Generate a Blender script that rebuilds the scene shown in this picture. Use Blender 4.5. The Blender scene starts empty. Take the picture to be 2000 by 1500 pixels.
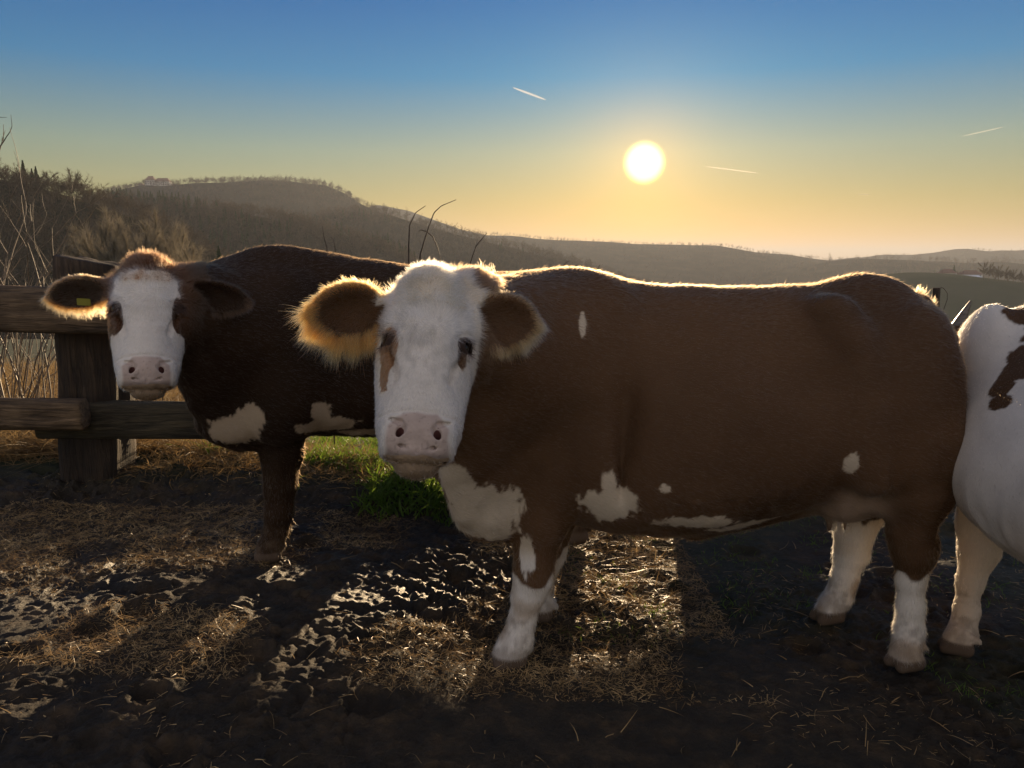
import bpy, math, random
import numpy as np
from mathutils import Vector
R = math.radians
SC = bpy.context.scene

# ------------------------------------------------------------------ camera
CAM_Z, PITCH, FPX = 1.5, R(9.26), 1502.0
cam_d = bpy.data.cameras.new('camera')
cam = bpy.data.objects.new('camera', cam_d)
SC.collection.objects.link(cam)
cam.location = (0, 0, CAM_Z)
cam.rotation_euler = (R(90) - PITCH, 0, 0)
cam_d.sensor_width = 36.0
cam_d.lens = FPX / 2000 * 36.0
cam_d.clip_start = 0.05
cam_d.clip_end = 60000
SC.camera = cam

# ------------------------------------------------------------------ sky, sun, exposure
SUN_EL, SUN_AZ = 6.7, 9.45                       # degrees; azimuth to the right of +Y
SKY_STRENGTH, SUN_STRENGTH = 0.05, 5.0
BACK_FILL = (.52, .435, .365)  # glow added behind the camera to lift the cows' shaded sides
SC.view_settings.view_transform = 'Standard'
SC.view_settings.look = 'None'
SC.view_settings.gamma = 1
SC.view_settings.exposure = 1.0
sdir = Vector((math.sin(R(SUN_AZ)) * math.cos(R(SUN_EL)), math.cos(R(SUN_AZ)) * math.cos(R(SUN_EL)), math.sin(R(SUN_EL))))
world = bpy.data.worlds.new('World')
SC.world = world
world.use_nodes = True
wn, wl = world.node_tree.nodes, world.node_tree.links
wn.clear()


def N(nodes, typ, **kw):
    n = nodes.new(typ)
    for k, v in kw.items():
        if k.startswith('i_'):
            n.inputs[k[2:].replace('_', ' ')].default_value = v
        else:
            setattr(n, k, v)
    return n


w_out = N(wn, 'ShaderNodeOutputWorld')
w_bg = N(wn, 'ShaderNodeBackground')
w_bg.inputs['Strength'].default_value = SKY_STRENGTH
sky = N(wn, 'ShaderNodeTexSky', sky_type='NISHITA', sun_disc=False, sun_elevation=R(SUN_EL), sun_rotation=R(SUN_AZ),
        altitude=300.0, air_density=1.0, dust_density=0.3, ozone_density=4.0)
tc = N(wn, 'ShaderNodeTexCoord')
# the low sun's disc and the aureole the thin winter haze makes round it
dot = N(wn, 'ShaderNodeVectorMath', operation='DOT_PRODUCT')
dot.inputs[1].default_value = sdir
nrm = N(wn, 'ShaderNodeVectorMath', operation='NORMALIZE')
wl.new(tc.outputs['Generated'], nrm.inputs[0])
wl.new(nrm.outputs[0], dot.inputs[0])
ang = N(wn, 'ShaderNodeMath', operation='ARCCOSINE')
wl.new(dot.outputs['Value'], ang.inputs[0])


def glow_term(radius_deg, power, colour):
    m1 = N(wn, 'ShaderNodeMath', operation='DIVIDE'); m1.inputs[1].default_value = R(radius_deg)
    wl.new(ang.outputs[0], m1.inputs[0])
    m2 = N(wn, 'ShaderNodeMath', operation='POWER'); m2.inputs[1].default_value = power
    wl.new(m1.outputs[0], m2.inputs[0])
    m3 = N(wn, 'ShaderNodeMath', operation='MULTIPLY'); m3.inputs[1].default_value = -1.0
    wl.new(m2.outputs[0], m3.inputs[0])
    m4 = N(wn, 'ShaderNodeMath', operation='EXPONENT')
    wl.new(m3.outputs[0], m4.inputs[0])
    v = N(wn, 'ShaderNodeVectorMath', operation='SCALE')
    v.inputs[0].default_value = colour
    wl.new(m4.outputs[0], v.inputs['Scale'])
    return v


def vadd(a, b):
    v = N(wn, 'ShaderNodeVectorMath', operation='ADD')
    wl.new(a, v.inputs[0]); wl.new(b, v.inputs[1])
    return v.outputs[0]


# the physical sky is graded by elevation: gold at the horizon, deep blue above; a pale fill is added behind the camera
sc1 = N(wn, 'ShaderNodeVectorMath', operation='SCALE'); sc1.inputs['Scale'].default_value = 0.1
wl.new(sky.outputs['Color'], sc1.inputs[0])
gam = N(wn, 'ShaderNodeGamma'); gam.inputs['Gamma'].default_value = 0.55
wl.new(sc1.outputs[0], gam.inputs['Color'])
sep = N(wn, 'ShaderNodeSeparateXYZ'); wl.new(nrm.outputs[0], sep.inputs[0])
grade = N(wn, 'ShaderNodeValToRGB')
GR = [(0.0, (1.0, .56, .08)), (.017, (1.0, .56, .08)), (.07, (.84, .57, .18)), (.13, (.66, .62, .40)), (.216, (.09, .46, .68)), (.30, (.0, .32, .66)), (.5, (.03, .28, .55)), (1.0, (.35, .45, .6))]
el_ = grade.color_ramp.elements
el_[0].position, el_[0].color = GR[0][0], (*GR[0][1], 1)
el_[1].position, el_[1].color = GR[-1][0], (*GR[-1][1], 1)
for p_, c_ in GR[1:-1]:
    e_ = el_.new(p_); e_.color = (*c_, 1)
wl.new(sep.outputs['Z'], grade.inputs[0])
mul0 = N(wn, 'ShaderNodeVectorMath', operation='MULTIPLY')
wl.new(gam.outputs[0], mul0.inputs[0]); wl.new(grade.outputs[0], mul0.inputs[1])
fill_mask = N(wn, 'ShaderNodeMapRange', interpolation_type='SMOOTHSTEP')
fill_mask.inputs[1].default_value = 0.25; fill_mask.inputs[2].default_value = -0.45
wl.new(sep.outputs['Y'], fill_mask.inputs[0])
ev = N(wn, 'ShaderNodeVectorMath', operation='SCALE'); ev.inputs[0].default_value = BACK_FILL
wl.new(fill_mask.outputs[0], ev.inputs['Scale'])
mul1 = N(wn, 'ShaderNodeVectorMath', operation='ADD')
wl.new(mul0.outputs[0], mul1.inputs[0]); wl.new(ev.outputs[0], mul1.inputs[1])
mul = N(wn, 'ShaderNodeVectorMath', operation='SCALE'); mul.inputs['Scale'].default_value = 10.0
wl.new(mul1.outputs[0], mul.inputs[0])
g1 = glow_term(1.28, 7.0, (50, 40, 10))
g2 = glow_term(3.4, 1.4, (4.4, 2.0, 0.2))
g3 = glow_term(8.0, 1.6, (1.1, 0.7, 0.2))
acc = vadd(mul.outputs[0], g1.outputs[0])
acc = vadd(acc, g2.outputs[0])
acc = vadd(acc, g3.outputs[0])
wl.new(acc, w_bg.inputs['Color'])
wl.new(w_bg.outputs[0], w_out.inputs['Surface'])

sun_d = bpy.data.lights.new('sun', 'SUN')
sun_d.energy = SUN_STRENGTH
sun_d.angle = R(0.53)
sun_d.color = (1.0, 0.72, 0.42)
sun = bpy.data.objects.new('sun', sun_d)
SC.collection.objects.link(sun)
sun.rotation_euler = sdir.to_track_quat('Z', 'Y').to_euler()

# ------------------------------------------------------------------ helpers
cp_, sp_ = math.cos(PITCH), math.sin(PITCH)


def W(px, py, Y):
    """world point at depth Y (world y) seen at photo pixel px,py of the 2000x1500 frame"""
    dx, dy, dz = (px - 1000) / FPX, cp_ + (750 - py) / FPX * sp_, (750 - py) / FPX * cp_ - sp_
    t = Y / dy
    return np.array((dx * t, Y, CAM_Z + dz * t))


def hash3(i, j, k, seed):
    n = (i.astype(np.int64) * 374761393 + j.astype(np.int64) * 668265263 + k.astype(np.int64) * 2147483647 + seed * 1274126177) & 0x7fffffff
    n = ((n ^ (n >> 13)) * 1274126177) & 0x7fffffff
    n = ((n ^ (n >> 16)) * 668265263) & 0x7fffffff
    return ((n ^ (n >> 15)) & 0xffff).astype(np.float32) / 65535.0


def noise3(P, scale, seed=0):
    """value noise, 0..1; P (n,3)"""
    Q = P * scale
    I = np.floor(Q)
    F = (Q - I).astype(np.float32)
    F = F * F * (3 - 2 * F)
    I = I.astype(np.int64)
    out = np.zeros(len(P), np.float32)
    for a in (0, 1):
        for b in (0, 1):
            for c in (0, 1):
                w = (F[:, 0] if a else 1 - F[:, 0]) * (F[:, 1] if b else 1 - F[:, 1]) * (F[:, 2] if c else 1 - F[:, 2])
                out += w * hash3(I[:, 0] + a, I[:, 1] + b, I[:, 2] + c, seed)
    return out


def noise2(x, y, scale, seed=0):
    sh = x.shape
    P = np.stack([x.ravel(), y.ravel(), np.zeros(x.size)], 1)
    return noise3(P, scale, seed).reshape(sh)


def smooth01(t):
    t = np.clip(t, 0, 1)
    return t * t * (3 - 2 * t)


def mesh_np(name, V, F, mats, smooth=True, link=True, fs=None, mat_idx=None):
    """V (n,3); F (m,k) single-size faces, or list of such arrays"""
    Fs = F if isinstance(F, list) else [F]
    me = bpy.data.meshes.new(name)
    me.vertices.add(len(V))
    me.vertices.foreach_set('co', np.ascontiguousarray(V, np.float32).ravel())
    loops = np.concatenate([f.ravel() for f in Fs]).astype(np.int32)
    tot = np.concatenate([np.full(len(f), f.shape[1], np.int32) for f in Fs])
    start = np.concatenate([[0], np.cumsum(tot)[:-1]]).astype(np.int32)
    me.loops.add(len(loops))
    me.loops.foreach_set('vertex_index', loops)
    me.polygons.add(len(tot))
    me.polygons.foreach_set('loop_start', start)
    me.polygons.foreach_set('loop_total', tot)
    me.polygons.foreach_set('use_smooth', np.full(len(tot), smooth))
    for m in (mats if isinstance(mats, (list, tuple)) else [mats]):
        me.materials.append(m)
    if mat_idx is not None:
        me.polygons.foreach_set('material_index', mat_idx.astype(np.int32))
    me.update(calc_edges=True)
    me.validate()
    return me


def link(name, data, parent=None, loc=None):
    o = bpy.data.objects.new(name, data)
    SC.collection.objects.link(o)
    if parent is not None:
        o.parent = parent
    if loc is not None:
        o.location = loc
    return o


def tag(o, label=None, cat=None, group=None, kind=None):
    if label: o['label'] = label
    if cat: o['category'] = cat
    if group: o['group'] = group
    if kind: o['kind'] = kind
    return o


def colattr(me, name, C, domain='POINT'):
    a = me.attributes.new(name, 'FLOAT_COLOR', domain)
    C4 = np.ones((len(C), 4), np.float32)
    C4[:, :3] = C
    a.data.foreach_set('color', C4.ravel())


def fattr(me, name, A):
    a = me.attributes.new(name, 'FLOAT', 'POINT')
    a.data.foreach_set('value', np.ascontiguousarray(A, np.float32))


# ------------------------------------------------------------------ materials
def material(name):
    m = bpy.data.materials.new(name)
    m.use_nodes = True
    nt = m.node_tree
    nt.nodes.clear()
    out = nt.nodes.new('ShaderNodeOutputMaterial')
    return m, nt.nodes, nt.links, out


def noise_node(ns, ls, scale, detail=4, rough=0.55, vec='Object', tcn=None, distortion=0.0, mapscale=None):
    t = tcn or ns.new('ShaderNodeTexCoord')
    n = ns.new('ShaderNodeTexNoise')
    n.inputs['Scale'].default_value = scale
    n.inputs['Detail'].default_value = detail
    n.inputs['Roughness'].default_value = rough
    n.inputs['Distortion'].default_value = distortion
    if mapscale:
        mp = ns.new('ShaderNodeMapping')
        mp.inputs['Scale'].default_value = mapscale
        ls.new(t.outputs[vec], mp.inputs[0])
        ls.new(mp.outputs[0], n.inputs['Vector'])
    else:
        ls.new(t.outputs[vec], n.inputs['Vector'])
    return n


def ramp(ns, ls, src, stops):
    r = ns.new('ShaderNodeValToRGB')
    el = r.color_ramp.elements
    el[0].position, el[0].color = stops[0][0], (*stops[0][1], 1)
    el[1].position, el[1].color = stops[-1][0], (*stops[-1][1], 1)
    for p, c in stops[1:-1]:
        e = el.new(p)
        e.color = (*c, 1)
    ls.new(src, r.inputs[0])
    return r


def bump(ns, ls, src, strength, dist):
    b = ns.new('ShaderNodeBump')
    b.inputs['Strength'].default_value = strength
    b.inputs['Distance'].default_value = dist
    ls.new(src, b.inputs['Height'])
    return b


def mat_noise(name, stops, scale, rough=0.85, bstr=0.5, bdist=0.01, mapscale=None, detail=6, spec=0.3, trans=0.0, tcol=None):
    m, ns, ls, out = material(name)
    p = ns.new('ShaderNodeBsdfPrincipled')
    n = noise_node(ns, ls, scale, detail, mapscale=mapscale)
    r = ramp(ns, ls, n.outputs['Fac'], stops)
    ls.new(r.outputs[0], p.inputs['Base Color'])
    p.inputs['Roughness'].default_value = rough
    p.inputs['Specular IOR Level'].default_value = spec
    if bstr:
        b = bump(ns, ls, n.outputs['Fac'], bstr, bdist)
        ls.new(b.outputs[0], p.inputs['Normal'])
    if trans:
        t = ns.new('ShaderNodeBsdfTranslucent')
        if tcol:
            t.inputs['Color'].default_value = (*tcol, 1)
        else:
            ls.new(r.outputs[0], t.inputs['Color'])
        mx = ns.new('ShaderNodeMixShader')
        mx.inputs[0].default_value = trans
        ls.new(p.outputs[0], mx.inputs[1]); ls.new(t.outputs[0], mx.inputs[2])
        ls.new(mx.outputs[0], out.inputs[0])
    else:
        ls.new(p.outputs[0], out.inputs[0])
    return m


def mat_attr(name, rough=0.6, spec=0.3, bscale=120, bstr=0.3, bdist=0.004, attr='Col', mott=0.25, sheen=0.0, bmap=None, trans=0.0):
    """coat / skin: colour from the coat pattern attribute, fine mottling and relief"""
    m, ns, ls, out = material(name)
    p = ns.new('ShaderNodeBsdfPrincipled')
    a = ns.new('ShaderNodeAttribute'); a.attribute_name = attr
    n = noise_node(ns, ls, bscale, 5, 0.6, mapscale=bmap)
    n2 = noise_node(ns, ls, 7, 4, 0.6)
    mr = ns.new('ShaderNodeMapRange')
    mr.inputs[3].default_value = 1 - mott; mr.inputs[4].default_value = 1 + mott
    ls.new(n2.outputs['Fac'], mr.inputs[0])
    sc = ns.new('ShaderNodeVectorMath'); sc.operation = 'SCALE'
    ls.new(a.outputs['Color'], sc.inputs[0]); ls.new(mr.outputs[0], sc.inputs['Scale'])
    ls.new(sc.outputs[0], p.inputs['Base Color'])
    p.inputs['Roughness'].default_value = rough
    p.inputs['Specular IOR Level'].default_value = spec
    b = bump(ns, ls, n.outputs['Fac'], bstr, bdist)
    ls.new(b.outputs[0], p.inputs['Normal'])
    if trans:
        t = ns.new('ShaderNodeBsdfTranslucent')
        ls.new(sc.outputs[0], t.inputs['Color'])
        mx = ns.new('ShaderNodeMixShader')
        mx.inputs[0].default_value = trans
        ls.new(p.outputs[0], mx.inputs[1]); ls.new(t.outputs[0], mx.inputs[2])
        ls.new(mx.outputs[0], out.inputs[0])
    else:
        ls.new(p.outputs[0], out.inputs[0])
    return m


def mat_hair():
    m, ns, ls, out = material('hair_strands')
    a = ns.new('ShaderNodeAttribute'); a.attribute_name = 'hair_color'
    p = ns.new('ShaderNodeBsdfHairPrincipled')
    p.model = 'CHIANG'
    p.parametrization = 'COLOR'
    ls.new(a.outputs['Color'], p.inputs['Color'])
    p.inputs['Roughness'].default_value = 0.35
    p.inputs['Radial Roughness'].default_value = 0.5
    p.inputs['Random Roughness'].default_value = 0.2
    ls.new(p.outputs[0], out.inputs[0])
    return m


M_coat = mat_attr('cow_coat', rough=0.75, spec=0.15, bscale=160, bstr=0.15, bdist=0.004, mott=0.18)
M_hair = mat_hair()
M_eye = mat_noise('eye_surface', [(0.0, (0.01, 0.006, 0.004)), (1.0, (0.02, 0.012, 0.008))], 20, rough=0.05, bstr=0, spec=0.6)
M_horn = mat_noise('horn_surface', [(0.2, (0.05, 0.04, 0.035)), (0.8, (0.22, 0.19, 0.15))], 18, rough=0.35, bstr=0.2, bdist=0.003, mapscale=(1, 1, 6))
M_tag = mat_noise('tag_plastic', [(0.0, (0.30, 0.27, 0.04)), (1.0, (0.36, 0.33, 0.06))], 10, rough=0.45, bstr=0.05, trans=0.3)


def mat_wood(name, dark, light, horizontal):
    m, ns, ls, out = material(name)
    p = ns.new('ShaderNodeBsdfPrincipled')
    ms = (0.8, 9, 9) if horizontal else (9, 9, 0.8)
    n = noise_node(ns, ls, 5, 8, 0.65, mapscale=ms, distortion=0.8)
    n2 = noise_node(ns, ls, 2.2, 5, 0.6)
    r = ramp(ns, ls, n.outputs['Fac'], [(0.3, dark), (0.52, tuple(0.5 * (a + b) for a, b in zip(dark, light))), (0.72, light)])
    r2 = ramp(ns, ls, n2.outputs['Fac'], [(0.38, (0.22, 0.19, 0.16)), (0.6, (1, 1, 1))])
    mx = ns.new('ShaderNodeMix'); mx.data_type = 'RGBA'; mx.blend_type = 'MULTIPLY'
    mx.inputs[0].default_value = 0.9
    ls.new(r.outputs[0], mx.inputs[6]); ls.new(r2.outputs[0], mx.inputs[7])
    ls.new(mx.outputs[2], p.inputs['Base Color'])
    p.inputs['Roughness'].default_value = 0.8
    b = bump(ns, ls, n.outputs['Fac'], 1.0, 0.035)
    ls.new(b.outputs[0], p.inputs['Normal'])
    ls.new(p.outputs[0], out.inputs[0])
    return m


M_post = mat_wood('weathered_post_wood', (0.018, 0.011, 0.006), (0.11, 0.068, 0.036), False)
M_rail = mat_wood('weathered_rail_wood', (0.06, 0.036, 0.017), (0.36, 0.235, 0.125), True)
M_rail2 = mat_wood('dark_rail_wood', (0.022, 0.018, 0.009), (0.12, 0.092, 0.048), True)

# mud: colour follows the clods, wet in the hollows
def mat_mud():
    m, ns, ls, out = material('trodden_mud')
    p = ns.new('ShaderNodeBsdfPrincipled')
    n = noise_node(ns, ls, 9, 8, 0.65)
    n3 = noise_node(ns, ls, 60, 8, 0.7)
    n2 = noise_node(ns, ls, 2.0, 5, 0.6)
    r = ramp(ns, ls, n.outputs['Fac'], [(0.3, (0.010, 0.007, 0.0035)), (0.5, (0.028, 0.018, 0.008)), (0.7, (0.085, 0.052, 0.023))])
    gn = ns.new('ShaderNodeAttribute'); gn.attribute_name = 'green'
    mx = ns.new('ShaderNodeMix'); mx.data_type = 'RGBA'
    mx.inputs[7].default_value = (0.028, 0.04, 0.012, 1)
    ls.new(gn.outputs['Fac'], mx.inputs[0]); ls.new(r.outputs[0], mx.inputs[6])
    ls.new(mx.outputs[2], p.inputs['Base Color'])
    wet = ns.new('ShaderNodeAttribute'); wet.attribute_name = 'wet'
    mr = ns.new('ShaderNodeMapRange')
    mr.inputs[3].default_value = 0.85; mr.inputs[4].default_value = 0.42
    ls.new(wet.outputs['Fac'], mr.inputs[0])
    ls.new(mr.outputs[0], p.inputs['Roughness'])
    p.inputs['Specular IOR Level'].default_value = 0.45
    b1 = bump(ns, ls, n.outputs['Fac'], 0.5, 0.03)
    b2 = bump(ns, ls, n3.outputs['Fac'], 1.0, 0.02)
    ls.new(b1.outputs[0], b2.inputs['Normal'])
    ls.new(b2.outputs[0], p.inputs['Normal'])
    ls.new(p.outputs[0], out.inputs[0])
    return m


M_mud = mat_mud()
M_straw = mat_noise('straw_stalks', [(0.3, (0.20, 0.115, 0.045)), (0.7, (0.62, 0.43, 0.20))], 6, rough=0.4, bstr=0, trans=0.35, spec=0.4)
M_grass = mat_noise('green_grass', [(0.3, (0.04, 0.075, 0.012)), (0.7, (0.10, 0.16, 0.03))], 5, rough=0.5, bstr=0, trans=0.5, tcol=(0.22, 0.34, 0.04))
M_dry = mat_noise('dry_grass', [(0.3, (0.17, 0.10, 0.04)), (0.7, (0.40, 0.28, 0.13))], 5, rough=0.6, bstr=0, trans=0.45)
M_twig = mat_noise('bare_twig_bark', [(0.3, (0.09, 0.065, 0.045)), (0.7, (0.26, 0.20, 0.14))], 30, rough=0.55, bstr=0, trans=0.1, spec=0.5)
M_twigdark = mat_noise('dark_branch_bark', [(0.3, (0.03, 0.022, 0.018)), (0.7, (0.08, 0.06, 0.05))], 30, rough=0.7, bstr=0)
M_bare = mat_noise('bare_tree_crown', [(0.3, (0.060, 0.046, 0.030)), (0.7, (0.125, 0.095, 0.062))], 0.4, rough=0.9, bstr=0, trans=0.14)
M_conif = mat_noise('conifer_green', [(0.3, (0.018, 0.035, 0.014)), (0.7, (0.04, 0.065, 0.022))], 0.5, rough=0.9, bstr=0, trans=0.2)
M_hill = mat_noise('wooded_hillside', [(0.3, (0.022, 0.024, 0.015)), (0.5, (0.038, 0.035, 0.022)), (0.7, (0.06, 0.05, 0.032))], 0.03, rough=1.0, bstr=0, detail=10, spec=0.0)
M_field = mat_noise('valley_meadow', [(0.3, (0.045, 0.058, 0.032)), (0.7, (0.07, 0.075, 0.048))], 0.02, rough=1.0, bstr=0, detail=8, spec=0.0)
M_wall = mat_noise('rendered_wall', [(0.3, (0.55, 0.52, 0.47)), (0.7, (0.68, 0.65, 0.6))], 0.5, bstr=0)
M_roof = mat_noise('roof_tiles', [(0.3, (0.13, 0.07, 0.05)), (0.7, (0.2, 0.11, 0.08))], 0.8, bstr=0)
M_pale = mat_noise('pale_sheet_roof', [(0.3, (0.75, 0.77, 0.8)), (0.7, (0.85, 0.87, 0.9))], 0.2, rough=0.25, bstr=0, spec=0.8)
M_window = mat_noise('dark_window', [(0.3, (0.02, 0.022, 0.025)), (0.7, (0.03, 0.032, 0.035))], 1, rough=0.2, bstr=0)

# ------------------------------------------------------------------ terrain
def base_height(x, y):
    """trodden paddock, rising gently to the fence on the left; falls away beyond it"""
    z = 0.14 * smooth01((0.6 - x) / 2.4) + 0.07 * smooth01((y - 4.0) / .5) * smooth01((0.9 - x) / 2.2)
    z = z + 0.03 * smooth01((y - 4.0) / 0.4) * smooth01((5.3 - y) / .6)
    fall = np.clip(y - 4.9, 0, None)
    z = z - 0.45 * smooth01(fall / 1.8) * smooth01((x + 2.9) / .6)
    z = z - 0.075 * fall * np.exp(-fall / 600) - 60 * (1 - np.exp(-np.clip(fall - 25, 0, None) / 300))
    return z


def mud_relief(x, y):
    n1 = noise2(x, y, 5.0, 1) - .5
    n2 = 1 - np.abs(noise2(x + .3 * noise2(x, y, 9, 12), y * 1.25, 10, 2) - .5) * 2.6
    n3 = noise2(x, y, 26, 3) - .5
    n4 = noise2(x, y, 60, 4) - .5
    area = noise2(x, y, 1.3, 7)
    amp = 0.55 + 0.9 * smooth01((area - .35) / .4)
    n5 = noise2(x + .15 * n1, y + .15 * n3, 38, 8) - .5
    n6 = noise2(x, y, 95, 9) - .5
    n7 = noise2(x + .2 * n3, y + .2 * n1, 14, 13) - .5
    z = 0.03 * n1 + amp * (0.008 * (n2 - .4) + 0.034 * n7 + 0.030 * n3 + 0.018 * n4 - .020 * np.abs(n5) + .007 * n6)
    calm = 1 - .55 * np.maximum(smooth01((3.0 - y) / .5), smooth01((x - .5) / .4))
    z = z * calm
    # hoof prints: round hollows with a raised rim
    rr = np.random.RandomState(5)
    for _ in range(70):
        cx, cy = rr.uniform(-3.2, 3.0), rr.uniform(1.9, 4.6)
        m = (np.abs(x - cx) < .16) & (np.abs(y - cy) < .16)
        if not m.any():
            continue
        d = np.hypot((x[m] - cx), (y[m] - cy) * 1.1) / rr.uniform(.05, .075)
        z[m] += -0.028 * np.exp(-d ** 4 * .6) + 0.014 * np.exp(-((d - 1.35) / .3) ** 2)
    return z


def near_height(x, y):
    w = smooth01((x + 5) / 1.0) * smooth01((6 - x) / 1.0) * smooth01((y - 0.3) / 1.0) * smooth01((5.6 - y) / .8)
    return w * mud_relief(x, y)


def axis(lo, hi, step, a, b, g=1.25, cap=600):
    c = list(np.arange(lo, hi, step))
    s, v = step, lo
    left = []
    while v > a:
        s = min(s * g, cap); v -= s; left.append(v)
    s, v = step, c[-1]
    right = []
    while v < b:
        s = min(s * g, cap); v += s; right.append(v)
    return np.array(left[::-1] + c + right)


gx = axis(-2.7, 2.7, 0.0095, -9000, 9000)
gy = axis(1.85, 4.9, 0.0095, -400, 12000)
GX, GY = np.meshgrid(gx, gy)
rel = near_height(GX, GY)
GZb = base_height(GX, GY)
# puddled wet spots: the lowest hollows are filled level
pud = smooth01((noise2(GX, GY, 1.1, 21) - .45) / .2)
level = -0.021 - 0.02 * (1 - pud)
wetm = smooth01((level - rel) / 0.006 + .5)
rel = np.maximum(rel, level + 0.7 * (rel - level))
GZ = GZb + rel
nx_, ny_ = len(gx), len(gy)
idx = np.arange(nx_ * ny_).reshape(ny_, nx_)
Fq = np.stack([idx[:-1, :-1], idx[:-1, 1:], idx[1:, 1:], idx[1:, :-1]], -1).reshape(-1, 4)
gme = mesh_np('ground', np.stack([GX, GY, GZ], -1).reshape(-1, 3), Fq, M_mud)
wet_attr = np.clip(0.35 + .35 * wetm + 1.3 * (noise2(GX, GY, 2.2, 31) - .4) + .35 * smooth01((GY - 2.7) / .4), 0, 1)
wet_attr = wet_attr * (1 - .6 * smooth01((GX - .4) / .5)) * (.45 + .55 * smooth01((GY - 2.4) / .5))
green = smooth01((noise2(GX, GY, 1.6, 41) - .5) / .2) * .35 * smooth01((GX + .3) / 1.2)
green = np.maximum(green, smooth01((GY - 4.2) / .6))
fattr(gme, 'wet', wet_attr.ravel() * (1 - smooth01((GY.ravel() - 4.1) / .6)))
fattr(gme, 'green', green.ravel())
ground = tag(link('ground', gme), 'dark trodden muddy paddock ground falling away beyond the fence', kind='structure')


def ground_z(x, y):
    x, y = np.atleast_1d(np.asarray(x, float)), np.atleast_1d(np.asarray(y, float))
    i = np.clip(np.searchsorted(gx, x) - 1, 0, nx_ - 2)
    j = np.clip(np.searchsorted(gy, y) - 1, 0, ny_ - 2)
    tx = (x - gx[i]) / (gx[i + 1] - gx[i]); ty = (y - gy[j]) / (gy[j + 1] - gy[j])
    return (GZ[j, i] * (1 - tx) * (1 - ty) + GZ[j, i + 1] * tx * (1 - ty) + GZ[j + 1, i] * (1 - tx) * ty + GZ[j + 1, i + 1] * tx * ty)


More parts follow.
